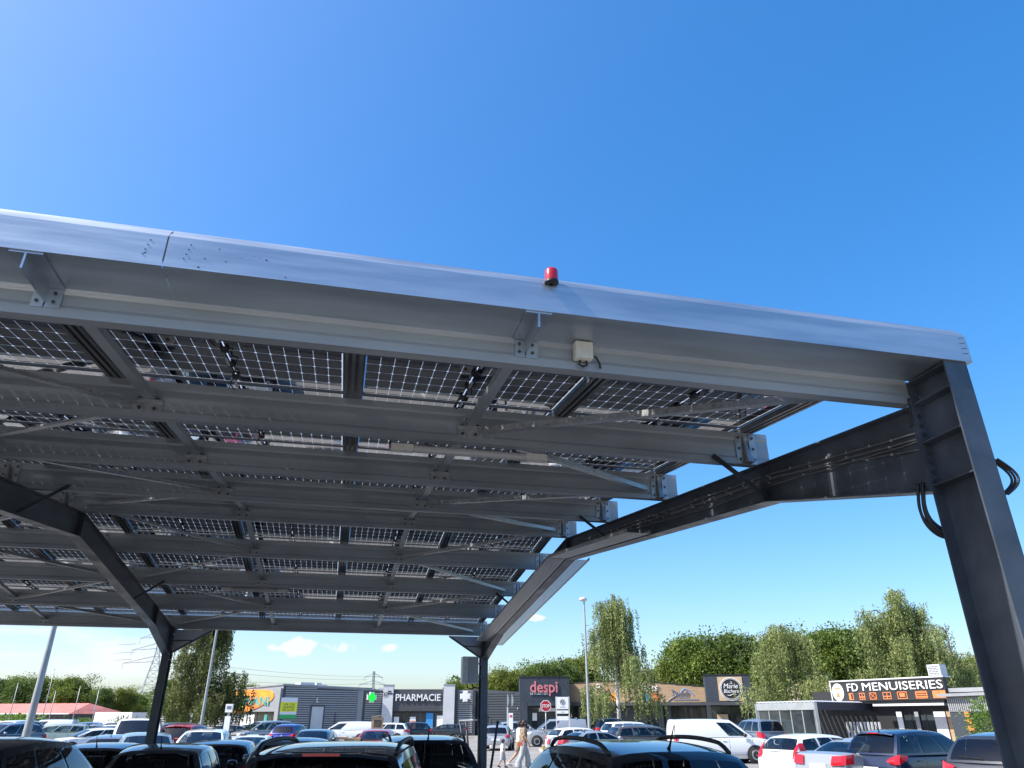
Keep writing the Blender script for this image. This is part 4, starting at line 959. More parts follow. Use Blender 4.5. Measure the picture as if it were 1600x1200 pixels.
lettering('LE BOUCHER', .33, 'sign_white', r, X(829), -.06, Z(1085.5), width=X(857) - X(829), depth=.02); lettering('.com', .26, 'sign_pink', r, X(857.5), -.06, Z(1085.2), width=.35, depth=.02)
for px in (840, 856, 872): b = MB(); b.bx(X(px) - .02, X(px) + .02, -.9, 0, zt - .14, zt - .10); b.bx(X(px) - .10, X(px) + .10, -1.0, -.85, zt - .20, zt - .12); b.build('sign_lamp', 'sign_black', r)
# ---- timber fronted parade
w6 = Wall('timber_parade', 'shop row with pale timber fascia behind the weeping birch', 'shop', 891, 88, 1110, 84)
r = w6.root; X = w6.x; zL, zM, zR, zf0, zf1 = w6.z(891, 1068), w6.z(985, 1063.5), w6.z(1110, 1073.5), w6.z(891, 1098), w6.z(1110, 1097.5); xm = X(985)
poly_wall(r, 'fascia_back', 'timber', [(0, zf0), (w6.len, zf1), (w6.len, zR), (xm, zM), (0, zL)], .02, .3)
n = 15; b = MB()
for i in range(n + 1):
    z0 = zf0 + i * (zM - zf0) / n; z1 = z0 + (zM - zf0) / n * .93
    xa, xb = 0.0, w6.len
    if z1 > zL: xa = xm * (z1 - zL) / (zM - zL)
    if z1 > zR: xb = w6.len - (w6.len - xm) * (z1 - zR) / (zM - zR)
    if xb - xa > .2: b.bx(xa, xb, -.012, .019, z0, z1)
tag(b.build('boards', 'timber', r), kind='stuff')
poly_wall(r, 'coping', 'sign_black', [(-.0, zL), (xm, zM), (w6.len, zR), (w6.len, zR + .09), (xm, zM + .09), (0, zL + .09)], -.05, .35)
slab(r, 'wall', 'clad_dark', .0, w6.len, 1.4, 10, 0, min(zL, zR) - .1)
slab(r, 'soffit_band', 'panel_charcoal', .0, w6.len, -.25, 1.39, zf0 - .32, zf0 - .005)
glazing(r, .3, X(935), .05, zf0 - .36, 4, 1.36); glazing(r, X(1010), X(1028), .3, zf0 - .4, 1, 1.36); glazing(r, X(1045), w6.len - .4, .05, zf0 - .36, 6, 1.36)
for px in (940, 1005, 1031, 1043): slab(r, 'pier', 'panel_charcoal', X(px) - .3, X(px) + .3, .9, 1.38, 0, zf0 - .33)
lettering('P', 1.1, 'sign_white', r, X(932), -.10, w6.z(935, 1080), width=.55, depth=.03, shear=.25); lettering('illes', 1.25, 'sign_white', r, X(1004), -.10, w6.z(1015, 1080), width=X(1031) - X(1004), depth=.03, shear=.25)
for (px, m_) in ((945, 'sign_green'), (960, 'sign_amber'), (1012, 'sign_blue'), (1024.5, 'sign_orange')):
    b = MB(); b.lathe([(.42, -.10), (.42, -.02)], (X(px), 0, w6.z(px, 1089.5)), 20, 'y'); b.build('emblem', m_, r)
b = MB(); pts = [(X(1052) + .55 * math.sin(t * .42) * (1 - t * .012), -.06, w6.z(1052, 1077) - .115 * t) for t in range(15)]; b.tube(pts, .05, 6)
b.build('emblem', 'sign_slate', r)
lettering('Sapiendo', .75, 'sign_slate', r, X(1052), -.06, w6.z(1070, 1087), width=X(1080) - X(1052), depth=.02, shear=.2); slab(r, 'small_print', 'sign_slate', X(1062), X(1079), -.05, -.02, w6.z(1070, 1090.4), w6.z(1070, 1088.6)); slab(r, 'small_print', 'sign_slate', X(1055), X(1094), -.05, -.02, w6.z(1070, 1094.6), w6.z(1070, 1092.6))
b = MB(); xx = [X(1062), X(1072), X(1080), X(1087)]; zz = [w6.z(1070, 1086), w6.z(1070, 1076), w6.z(1070, 1079), w6.z(1070, 1087)]; b.tube([(x, -.03, z) for x, z in zip(xx, zz)], .045, 5); b.build('emblem', 'sign_blue', r)
# ---- bakery block
w7 = Wall('bakery_block', 'navy block with round bakery emblem on a timber panel', 'shop', 1107, 80, 1180, 79)
r = w7.root; X = w7.x; Z = lambda py: w7.z(1143, py); zt, zf = Z(1055), Z(1096)
slab(r, 'fascia', 'panel_navy', 0, w7.len, 0, 7, zf, zt); slab(r, 'coping', 'sign_black', -.05, w7.len + .05, -.05, 7.05, zt, zt + .10)
slab(r, 'canopy', 'panel_charcoal', -.6, w7.len, -.9, -.002, zf - .35, zf - .03); slab(r, 'wall', 'panel_navy', 0, w7.len, 1.0, 7, 0, zf - .002)
glazing(r, .4, w7.len - .2, .05, zf - .4, 4, .98); slab(r, 'notice', 'timber_pale', X(1120), X(1137), .82, .86, Z(1124), Z(1116))
slab(r, 'sign_panel', 'timber_pale', X(1126), X(1165), -.06, -.002, Z(1095), Z(1057.5))
em = empty('bakery_emblem', w7.p + w7.d * X(1146) + Vector((0, 0, Z(1076.5))) + w7.n * -.07, r.rotation_euler.z, 'round black bakery emblem with white script', 'sign')
b = MB(); b.lathe([(1.10, -.05), (1.10, 0)], (0, 0, 0), 36, 'y'); b.build('disc', 'sign_white', em); b = MB(); b.lathe([(1.04, -.06), (1.04, -.051)], (0, 0, 0), 36, 'y'); b.build('disc_face', 'sign_black', em)
b = MB(); b.tube([(.96 * math.cos(t * .1963), -.068, .96 * math.sin(t * .1963)) for t in range(33)], .022, 5, False); b.build('ring', 'sign_white', em)
lettering('Marie', .66, 'sign_white', em, -.72, -.085, .06, width=1.42, depth=.01, shear=.25); lettering('Blachere', .48, 'sign_white', em, -.74, -.085, -.36, width=1.48, depth=.01, shear=.25)
b = MB(); b.tube([(-.45 + .1 * t, -.08, -.55 - .07 * math.sin(t * .7)) for t in range(10)], [.01, .02, .03, .03, .03, .03, .03, .03, .02, .01], 5); b.tube([(.0 + .18 * math.sin(t * .6), -.08, .50 + .16 * math.cos(t * .6) + .03 * t) for t in range(7)], .02, 5); b.build('flourish', 'sign_white', em)
# ---- beige building seen behind the trees
w8 = Wall('beige_building', 'beige rendered building glimpsed behind the right hand birches', 'building', 1180, 84, 1330, 72)
slab(w8.root, 'wall', 'render_beige', 0, w8.len, 0, 9, 0, w8.z(1250, 1071)); slab(w8.root, 'coping', 'timber', -.1, w8.len + .1, -.1, 9.1, w8.z(1250, 1071), w8.z(1250, 1071) + .15); glazing(w8.root, 1, w8.len - 1, .6, 2.6, 6, -.02)
# ---- joinery shop
w9 = Wall('joinery_shop', 'black joinery shop with white lettering and orange pictograms', 'shop', 1298, 48, 1484, 41.5)
r = w9.root; X = lambda px, py=1090: w9.x(px, py); xl, xr_ = w9.at(1303, 1080)[0], w9.at(1480, 1075)[0]
zt = w9.z(1390, 1062); zb_ = w9.z(1390, 1094.5)
slab(r, 'wall', 'sign_black', -1.5, w9.len + .2, .5, 9, 0, zt - .5); slab(r, 'signboard', 'sign_black', xl, xr_, -.20, .10, zb_, zt); slab(r, 'coping', 'panel_white', xl - .05, xr_ + .05, -.25, .5, zt, zt + .07); slab(r, 'side_cheek', 'panel_white', xl - .07, xl, -.22, .5, zb_, zt - .02)
lx0, lx1 = w9.x(1325, 1080, -.22), w9.x(1474, 1074, -.22)
lettering('FD', .60, 'sign_white', r, lx0, -.235, lerp(zb_, zt, .50), width=(lx1 - lx0) * .125, depth=.02); lettering('MENUISERIES', .60, 'sign_white', r, lx0 + (lx1 - lx0) * .175, -.235, lerp(zb_, zt, .50), width=(lx1 - lx0) * .825, depth=.02)
b = MB(); b.lathe([(.48, -.24), (.48, -.201)], (0, 0, 0), 24, 'y'); o = b.build('emblem', 'sign_white', r, (w9.x(1313.5, 1082), 0, lerp(zb_, zt, .47)))
o.scale = (.82, 1, 1); b = MB(); b.prism([(-.16, -.28), (.16, -.28), (.0, .12)], lambda x, z: (x, -.26, z), lambda x, z: (x, -.241, z)); b.bx(-.24, .24, -.26, -.241, .16, .24); b.build('mark', 'sign_orange', o)
for i, px in enumerate((1330, 1347, 1364, 1386, 1410, 1440, 1468)):
    x = w9.x(px, 1086, -.21); z0, z1 = lerp(zb_, zt, .06), lerp(zb_, zt, .40); wd = .15 + .035 * i; g = MB(); t = .035
    g.bx(x - wd, x + wd, -.225, -.201, z0, z0 + t); g.bx(x - wd, x + wd, -.225, -.201, z1 - t, z1); g.bx(x - wd, x - wd + t, -.225, -.201, z0 + t, z1 - t); g.bx(x + wd - t, x + wd, -.225, -.201, z0 + t, z1 - t)
    if i in (0, 6): g.bx(x - wd + t, x - .01, -.225, -.201, z0 + t, z1 - t); g.bx(x + .01, x + wd - t, -.222, -.201, z0 + t, z1 - t) if i == 6 else None
    elif i in (1, 3): g.bx(x - wd + t, x + wd - t, -.225, -.201, z0 + .12, z0 + .17); g.bx(x - .02, x + .02, -.222, -.201, z0 + t, z1 - t)
    elif i == 2: g.bar((x - wd + t, -.213, z0 + t), (x + wd - t, -.213, z1 - t), .02, .05, (0, 1, 0)); g.bar((x - wd + t, -.213, z1 - t), (x + wd - t, -.213, z0 + t), .02, .05, (0, 1, 0))
    elif i == 4: g.bx(x - wd * .55, x + wd * .55, -.222, -.201, z0 + .10, z1 - .08)
    else:
        for q in range(3): g.bx(x - wd - .03, x + wd + .03, -.222, -.201, z0 + .06 + q * .10, z0 + .11 + q * .10)
    g.build('pictogram', 'sign_orange', r)
slab(r, 'awning', 'panel_white', w9.x(1366, 1100, -.6), w9.x(1477, 1098, -.6), -.75, -.3, w9.z(1420, 1103), w9.z(1420, 1099.5)); slab(r, 'lintel', 'sign_black', -.5, w9.len, -.1, .49, w9.z(1420, 1098) + .0, zb_ - .004)
glazing(r, w9.x(1392), w9.x(1484), .05, w9.z(1430, 1109), 4, .48)
for (a, c, m_) in ((1394, 1402, 'sign_white'), (1422, 1428, 'panel_grey'), (1452, 1470, 'panel_white'), (1472, 1484, 'timber')): slab(r, 'display_board', m_, w9.x(a), w9.x(c), .30, .36, .2, w9.z(1430, 1112))
slab(r, 'roof_parapet', 'panel_grey', w9.len + .2, w9.len + 6, .0, 8, zt - .75, zt - .55)
ac = empty('air_conditioner', w9.p + w9.d * w9.x(1458, 1050, .4) + w9.n * .5 + Vector((0, 0, zt + .07)), r.rotation_euler.z, 'boxy white air conditioner on the joinery shop roof', 'air conditioner')
slab(ac, 'casing', 'panel_white', -.36, .36, 0, .6, 0, .62); b = MB()
for i in range(7):
    for j in range(6): b.bx(-.30 + i * .082, -.25 + i * .082, -.012, -.001, .06 + j * .085, .11 + j * .085)
tag(b.build('grille_holes', 'sign_black', ac), kind='stuff')
# right-hand neighbour with upright ribs
w10 = Wall('ribbed_shed', 'blue grey shed with upright ribs behind the front column', 'building', 1486, 40.5, 1600, 36)
r = w10.root; zt = w10.z(1500, 1088); slab(r, 'wall', 'clad_dark', 0, w10.len, 0, 8, 0, zt); cladding(w10, r, 'clad_grey', .05, w10.len, w10.z(1500, 1112), zt - .03, zt - .03, 0, .14, .04, vertical=True)
slab(r, 'coping', 'panel_grey', -.2, w10.len, -.35, 8, zt, zt + .14); slab(r, 'window', 'glass_shop', w10.x(1508), w10.len, -.02, -.001, .4, w10.z(1500, 1114))
for i in range(3): slab(r, 'poster', 'sign_orange', w10.x(1508.5 + i * 3, 1117 + i * 10), w10.x(1515 + i * 4, 1117 + i * 10), -.05, -.022, w10.z(1510, 1120 + i * 11), w10.z(1510, 1112 + i * 11))
# ---- pergola (glazed veranda) before the joinery shop
pg = empty('pergola', (0, 0, 0), 0, 'grey louvred pergola with sliding glass side before the joinery shop', 'pergola')
A0, A1, A2 = Vector((gx(1184, 47), 47, 0)), Vector((gx(1277, 42.5), 42.5, 0)), Vector((gx(1372, 46.5), 46.5, 0)); zt = at(1277, 1097, 42.5).z; zb_ = zt - .38
A3 = A0 + A2 - A1
for P, Q in ((A0, A1), (A1, A2), (A2, A3), (A3, A0)):
    b = MB(); d = (Q - P).normalized(); b.bar(P + d * .07 + Vector((0, 0, (zt + zb_) / 2)), Q - d * .07 + Vector((0, 0, (zt + zb_) / 2)), .12, zt - zb_); b.build('beam', 'lamp_pole' if P is A0 else 'panel_navy', pg)  # glazed side coloured pale as lit, other beams coloured dark as shaded
for P in (A0, A1, A2, A3): b = MB(); b.bx(P.x - .07, P.x + .07, P.y - .07, P.y + .07, 0, zt - .01); b.build('post', 'lamp_pole' if P in (A0, A1) else 'panel_navy', pg)  # posts take the same painted lit and shaded tones
nl = 14
for i in range(nl):
    t = (i + .5) / nl; P = A0.lerp(A1, t); Q = A3.lerp(A2, t); b = MB(); z = Vector((0, 0, zt + .05)); b.bar(P + z, Q + z, .24, .03, (.35, 0, 1)); b.build('louvre', 'panel_white', pg)
d = (A1 - A0).normalized()
for i in range(5):
    P, Q = A0.lerp(A1, .03 + .188 * i), A0.lerp(A1, .03 + .188 * (i + 1)); b = MB(); h = zb_
    for S in (P, Q): b.bar(S + d * (.02 if S is P else -.02) + Vector((0, 0, .04)), S + d * (.02 if S is P else -.02) + Vector((0, 0, h)), .03, .03, d)
    b.bar(P + Vector((0, 0, .05)), Q + Vector((0, 0, .05)), .03, .05); o = b.build('glass_door', 'lamp_pole', pg); b = MB(); b.bar(P + d * .035 + Vector((0, 0, h / 2 + .05)), Q - d * .035 + Vector((0, 0, h / 2 + .05)), .012, h - .1); b.build('pane', 'glass_shop', o)
fl_ = MB(); fl_.add([tuple(v + Vector((0, 0, .02))) for v in (A0, A1, A2, A3)], [(0, 1, 2, 3)]); fl_.build('deck', 'concrete_kerb', pg)
# slatted screen and displays beside it
scr = empty('slatted_screen', (0, 0, 0), 0, 'row of white slats standing before the joinery shop', 'screen'); P0, P1 = Vector((gx(1322, 46), 46, 0)), Vector((gx(1372, 44), 44, 0))
for i in range(10): S = P0.lerp(P1, i / 9); b = MB(); b.bx(S.x - .05, S.x + .05, S.y - .03, S.y + .03, .1, at(1345, 1128, 45).z); b.build('slat', 'panel_white', scr)
b = MB(); b.bar(P0 + Vector((0, .05, .3)), P1 + Vector((0, .05, .3)), .03, .06); b.bar(P0 + Vector((0, .05, 1.1)), P1 + Vector((0, .05, 1.1)), .03, .06); b.build('rail', 'lamp_pole', scr)
# ---- red-roofed building far left, trailer, hedge
w11 = Wall('red_roofed_building', 'long low building with salmon red roof on the far left', 'building', -60, 128, 108, 122)
r = w11.root; ze = w11.z(60, 1115.5); zr_ = w11.z(60, 1099, 5); slab(r, 'wall', 'panel_charcoal', 0, w11.len - .6, .6, 12, 0, ze)
b = MB(); b.add([(-.5, -.2, ze), (w11.len, -.2, ze), (w11.len - 2.6, 6, zr_), (-.5, 6, zr_), (w11.len, 12.4, ze), (-.5, 12.4, ze)], [(0, 1, 2, 3), (3, 2, 4, 5), (1, 4, 2), (0, 3, 5), (0, 5, 4, 1)]); b.build('roof', 'roof_red', r)
slab(r, 'gutter', 'sign_white', -.5, w11.len, -.32, -.2, ze - .05, ze + .1); glazing(r, w11.len - 12, w11.len - 1, .3, ze - .5, 6, .58)
tr = Wall('white_trailer', 'long white trailer parked far left of the left column', 'trailer', 147, 96, 205, 94)
slab(tr.root, 'body', 'sign_white', 0, tr.len, 0, 2.4, 1.0, tr.z(170, 1113)); slab(tr.root, 'chassis', 'trim_black', .3, tr.len - .2, .3, 2.1, .6, .99)
for x in (1.0, tr.len - 1.8, tr.len - .8): b = MB(); b.lathe([(.45, .1), (.45, .35)], (x, 0, .45), 16, 'y'); b.build('wheel', 'tyre', tr.root)
for i in range(3): slab(tr.root, 'side_panel', 'panel_white', .4 + i * 1.4, 1.5 + i * 1.4, -.02, -.001, 1.3, tr.z(170, 1117))
# ------------------------------------------------------------------ trees
def leaf_mesh(name, P, size, m, seed=0, droop=False, aspect=.6, tint=None):
    rg = np.random.default_rng(seed); n = len(P)
    a = rg.normal(size=(n, 3)); a /= np.linalg.norm(a, axis=1)[:, None]
    if droop: a = a * np.array([.5, .5, 1.0]); a[:, 2] = -np.abs(a[:, 2]) - .4; a /= np.linalg.norm(a, axis=1)[:, None]
    c = rg.normal(size=(n, 3)); c -= a * (a * c).sum(1)[:, None]; c /= np.linalg.norm(c, axis=1)[:, None]
    s = size * rg.uniform(.6, 1.35, n)[:, None]; a = a * s; c = c * s * aspect
    V = np.stack([P - a * .5, P + c * .5, P + a * .5, P - c * .5], 1).reshape(-1, 3)
    me = bpy.data.meshes.new(name); me.vertices.add(4 * n); me.vertices.foreach_set('co', V.ravel()); me.loops.add(4 * n); me.loops.foreach_set('vertex_index', np.arange(4 * n, dtype=np.int32))
    me.polygons.add(n); me.polygons.foreach_set('loop_start', np.arange(0, 4 * n, 4, dtype=np.int32)); me.materials.append(MATS[m])
    at_ = me.attributes.new('tint', 'FLOAT', 'FACE'); at_.data.foreach_set('value', (rg.uniform(0, 1, n) if tint is None else np.clip(tint + rg.uniform(-.25, .25, n), 0, 1)).astype(np.float32))
    me.update(); return me
def branch_mb(segs):
    b = MB()
    for pts, rs in segs: b.tube(pts, rs, 7)
    return b
def broad_tree_mesh(seed, H, Rr, m, n_cl=110, per=70, leaf=.34, low=.12):
    rg = np.random.default_rng(seed); cl = []
    lobes = [(rg.uniform(-.45, .45) * Rr, rg.uniform(-.45, .45) * Rr, H * rg.uniform(.38, .78), Rr * rg.uniform(.42, .68)) for _ in range(9)] + [(0, 0, H * .62, Rr * .8)]
    for i in range(n_cl):
        lx, ly, lz, lr = lobes[rg.integers(len(lobes))]; d = rg.normal(size=3); d /= np.linalg.norm(d); k = rg.uniform(.55, 1.0)
        p = np.array([lx, ly, lz]) + d * lr * k * np.array([1, 1, .95]); p[2] = max(H * low, min(H * .99, p[2])); cl.append(p)
    P = []; Tn = []
    for p in cl:
        k = int(per * rg.uniform(.6, 1.4)); s = Rr * rg.uniform(.07, .19); P.append(p + rg.normal(size=(k, 3)) * np.array([s, s, s * .7])); Tn.append(np.full(k, rg.uniform(.1, .9)))
    P = np.concatenate(P); me = leaf_mesh('crown', P, leaf, m, seed, tint=np.concatenate(Tn))
    segs = [([(0, 0, 0), (.1, .05, H * .2), (-.1, .1, H * .45), (0, 0, H * .75)], [H * .028, H * .022, H * .016, H * .006])]
    for i in range(7):
        a = rg.uniform(0, 6.28); z0 = H * rg.uniform(.2, .5); q = cl[rg.integers(len(cl))]; segs.append(([(0, 0, z0), tuple(np.array([q[0] * .5, q[1] * .5, (z0 + q[2]) / 2 + .4])), tuple(q)], [H * .012, H * .008, H * .003]))
    return me, branch_mb(segs).mesh('trunk', 'bark', smooth=True)
def weeping_tree(name, label, X, Y, H, Rr, seed, m, leaf=.16, n_str=420, per=42, trunk_m='bark_birch', zmin=1.6, lean=0.0, top_sparse=.25, group=None, wide=1.0):
    rg = np.random.default_rng(seed); root = empty(name, (X, Y, 0), 0, label, 'tree', group)
    segs = []; tips = []
    tr = [(0, 0, 0), (lean * .2, .05, H * .25), (lean * .5, -.05, H * .5), (lean * .8, .05, H * .75), (lean, 0, H * .97)]; segs.append((tr, [H * .017, H * .014, H * .011, H * .006, H * .002]))
    limbs = []
    for i in range(24):
        t = rg.uniform(.20, .93); a = rg.uniform(0, 6.283); z0 = H * t; rr = Rr * (1.2 - .95 * max(0, t - .2) / .8) * rg.uniform(.35, 1.0); up = H * rg.uniform(.04, .17)
        p0 = np.array([lean * t, 0, z0]); p1 = p0 + np.array([math.cos(a) * rr * .5, math.sin(a) * rr * .5, up]); p2 = p0 + np.array([math.cos(a) * rr, math.sin(a) * rr, up * .8]); p3 = p2 + np.array([math.cos(a) * .25, math.sin(a) * .25, -.6])
        segs.append(([tuple(p0), tuple(p1), tuple(p2), tuple(p3)], [H * .005, H * .0034, H * .002, .006])); limbs.append((p0, p1, p2, p3))
    P = []; Tn = []; strands = []
    for i in range(n_str):
        p0, p1, p2, p3 = limbs[rg.integers(len(limbs))]; u = rg.uniform(.2, 1.05) ** .6
        q = (1 - u) ** 2 * p0 + 2 * u * (1 - u) * p1 + u * u * p2; q = q + rg.normal(size=3) * np.array([.35, .35, .25]) * wide
        Ls = min(q[2] - zmin * rg.uniform(.6, 1.5), rg.uniform(.5, 1.0) * rg.uniform(1.0, 4.2) * H / 9)
        if Ls < .3: continue
        k = max(6, int(per * Ls / 2.4)); t = np.sort(rg.uniform(0, 1, k)); sway = rg.normal(size=2) * .18
        L_ = q[None, :] + np.stack([sway[0] * t * t + rg.normal(size=k) * .075, sway[1] * t * t + rg.normal(size=k) * .075, -Ls * t], 1); P.append(L_); Tn.append(np.full(k, rg.uniform(.05, .95)))
    P = np.concatenate(P); link('crown', leaf_mesh('crown', P, leaf, m, seed, True, .5, np.concatenate(Tn)), root)
    link('trunk', branch_mb(segs[:1]).mesh('trunk', trunk_m, smooth=True), root); link('limbs', branch_mb(segs[1:]).mesh('limbs', 'bark', smooth=True), root); return root
weeping_tree('weeping_tree', 'weeping tree with dark drooping foliage before the grey fruit shop', gx(303, 62), 62, 10.8, 4.0, 11, 'leaf_willow', .16, 1050, 64, 'bark', 1.6, .2)
weeping_tree('weeping_birch', 'tall weeping birch beside the centre lamp post', gx(968, 72), 72, 12.2, 5.4, 27, 'leaf_birch', .165, 950, 58, 'bark_birch', 2.0, -.25)
weeping_tree('weeping_birch', 'weeping birch between the bakery block and the joinery sign', gx(1252, 62), 62, 9.2, 4.4, 33, 'leaf_birch', .145, 1100, 64, 'bark_birch', 2.2, -.6)
weeping_tree('weeping_birch', 'tallest right hand birch standing behind the joinery shop', gx(1442, 56), 56, 11.0, 5.4, 45, 'leaf_birch', .14, 1250, 66, 'bark_birch', 2.5, -.5)
weeping_tree('weeping_birch', 'birch partly hidden behind the front column', gx(1508, 60), 60, 9.0, 3.4, 52, 'leaf_birch', .14, 640, 60, 'bark', 2.5, .2)
KINDS = [broad_tree_mesh(100 + i, 10, r_, m_, n, 180, l_) for i, (r_, m_, n, l_) in enumerate(((4.4, 'leaf_forest', 140, .27), (3.8, 'leaf_forest_yellow', 125, .26), (4.8, 'leaf_dark', 150, .28), (3.4, 'leaf_forest', 115, .25)))]
def forest_tree(px, Y, py, kind, label, sx=1.0, rz=None, group='trees in the belt behind the shops', cat='tree', name='broadleaf_tree'):
    h = at(px, py, Y).z; root = empty(name, (gx(px, Y), Y, 0), rnd.uniform(0, 6.28) if rz is None else rz, label, cat, group); k = h / 10 * .98; root.scale = (k * sx, k * sx, k)
    link('crown', KINDS[kind][0], root); link('trunk', KINDS[kind][1], root); return root
ORD = ('leftmost', 'second', 'third', 'fourth', 'fifth', 'sixth', 'seventh', 'eighth', 'ninth', 'tenth', 'eleventh', 'twelfth', 'thirteenth', 'fourteenth', 'fifteenth')
# belt behind the red roof (left)
for i, (px, py, Y, k, sx) in enumerate(((-30, 1052, 150, 2, 1.1), (14, 1049, 158, 1, 1.25), (48, 1050, 150, 2, 1.2), (84, 1062, 165, 1, .9), (116, 1051, 138, 0, 1.05), (152, 1068, 150, 2, 1.0), (188, 1067, 152, 1, .9), (218, 1080, 160, 0, 1.0))):
    forest_tree(px, Y, py, k, f'{ORD[i]} tree in the green belt behind the red roof' + (' counted from the left' if i else ''), sx, group='trees in the belt behind the red roof')
# small tree right of the left column
forest_tree(262, 80, 1052, 2, 'grey green tree tucked between the left column and the weeping tree', .8, group='trees beside the fruit shop')
forest_tree(385, 105, 1062, 2, 'tree top showing right of the weeping tree', .8, group='trees beside the fruit shop')
# belt behind the shops (right)
for i, (px, py, Y, k, sx) in enumerate(((706, 1058, 122, 0, .7), (748, 1046, 120, 1, .85), (790, 1033, 118, 1, .9), (836, 1028, 120, 0, .95), (872, 1023, 116, 2, .9), (905, 1010, 122, 1, .9), (1028, 1034, 118, 2, .8), (1058, 1020, 112, 1, .85), (1100, 984, 110, 0, .95), (1146, 974, 108, 2, .95), (1190, 990, 106, 0, .9), (1238, 980, 104, 1, .95), (1290, 972, 102, 0, 1.0), (1345, 966, 100, 2, 1.0), (1400, 985, 98, 0, 1.0))):
    forest_tree(px, Y, py, k, f'{ORD[i]} tree from the left in the belt behind the pharmacy and shops' if i else 'leftmost small tree of the belt, behind the pharmacy pier', sx)
for i, (px, py, Y) in enumerate(((1462, 1000, 96), (1520, 1010, 94), (985, 1045, 130))):
    forest_tree(px, Y, py, i % 3, ('dark tree behind the tallest right hand birch', 'tree behind the birch hidden by the front column', 'low distant tree right of the tall weeping birch')[i], 1.0)
# undergrowth closing the belts
def thicket(name, pxs, Y, py, m, label, seed, n=7000):
    rg = np.random.default_rng(seed); x0, x1 = gx(pxs[0], Y), gx(pxs[1], Y); h = at((pxs[0] + pxs[1]) / 2, py, Y).z
    x = rg.uniform(x0, x1, n); y = Y + rg.uniform(-3, 3, n); z = h * (rg.uniform(0, 1, n) ** .7) * (.8 + .2 * np.sin(x * .9) * np.cos(x * .37 + 1))
    return tag(link(name, leaf_mesh(name, np.stack([x, y, z], 1), .55, m, seed)), label, 'bushes', kind='stuff')
thicket('far_thicket', (-90, 245), 168, 1082, 'leaf_dark', 'dark undergrowth of the belt behind the red roof', 5)
thicket('belt_thicket', (690, 1560), 126, 1050, 'leaf_dark', 'dark undergrowth of the belt behind the shops', 6, 16000)
def shrub(name, label, px, Y, py, w, m, seed, n=1500, leaf=.12, zb=.1):
    h = at(px, py, Y).z; root = empty(name, (gx(px, Y), Y, 0), 0, label, 'shrub'); rg = np.random.default_rng(seed); P = rg.normal(size=(n, 3)) * np.array([w, w, h * .26]); P[:, 2] = np.abs(P[:, 2] + h * .55) % h
    link('foliage', leaf_mesh('foliage', P, leaf, m, seed), root); b = MB(); b.tube([(0, 0, 0), (.05, 0, h * .4), (0, .05, h * .8)], [.05, .035, .01], 6)
    for a in range(5): b.tube([(0, 0, h * .2), (w * math.cos(a * 1.3) * .8, w * math.sin(a * 1.3) * .8, h * .6)], [.025, .008], 5)
    b.build('stem', 'bark', root); return root
shrub('shrub', 'bright green shrub beside the front column before the ribbed shed', 1540, 33, 1088, .38, 'leaf_bright', 3, 1500, .12)
shrub('hedge', 'green hedge left of the white sign before the red roofed building', 22, 100, 1115, 1.6, 'leaf_bright', 4, 1600, .3)
shrub('hedge_shrub', 'dry brownish bush beside the white trailer', 196, 80, 1118, .7, 'leaf_birch', 8, 700, .2)
shrub('low_bush', 'yellow green bush left of the white trailer', 135, 112, 1121, .9, 'leaf_bright', 9, 600, .25)
# ------------------------------------------------------------------ street furniture
def lamp_post(px, Y, py_top, label, arm=1, r0=.085):
    h = at(px, py_top, Y).z; t = empty('street_lamp', (gx(px, Y), Y, 0), 0, label, 'street lamp', 'lamp posts of the car park')
    b = MB(); b.tube([(0, 0, 0), (0, 0, 1.2), (0, 0, h)], [r0 * 1.25, r0 * 1.1, r0 * .6], 12); b.build('pole', 'lamp_pole', t, smooth=True, angle=50)
    b = MB(); b.lathe([(r0 * 2, 0), (r0 * 2, .04), (r0 * 1.4, .05)], (0, 0, 0), 12); b.build('base', 'lamp_pole', t)
    b = MB(); b.lathe([(.06, -.06), (.22, -.03), (.27, .06), (.20, .16), (.06, .20)], (-.06 * arm, 0, h), 14); b.build('lamp_head', 'white_plastic', t, smooth=True)
    b = MB(); b.bx(-.012, .30, -.04, .04, h * .82, h * .82 + .03); b.build('bracket', 'lamp_pole', t) if arm > 0 else None
    return t
lamp_post(48, 26, 930, 'lamp post leaning into view at the far left', 0, .115)
lamp_post(316, 55, 930, 'lamp post standing before the weeping tree', 0, .10)
lamp_post(920, 48, 938, 'centre lamp post with round head beside the tall weeping birch', 1, .085)
for i, (px, Y, py) in enumerate(((14, 88, 1074), (66, 92, 1052), (77, 84, 1087), (114, 84, 1080), (145, 82, 1083))):
    t = empty('flag_pole', (gx(px, Y), Y, 0), 0, f'{ORD[i]} of the five thin poles before the red roof' + (' from the left' if i else ''), 'pole', 'thin poles on the left'); h = at(px, py, Y).z + .4
    b = MB(); b.tube([(-.0, 0, 0), (0, 0, h)], [.06, .03], 8); b.build('pole', 'lamp_pole', t, smooth=True); b = MB(); b.lathe([(.05, h), (.06, h + .05), (.02, h + .1)], (0, 0, 0), 8); b.build('cap', 'lamp_pole', t)
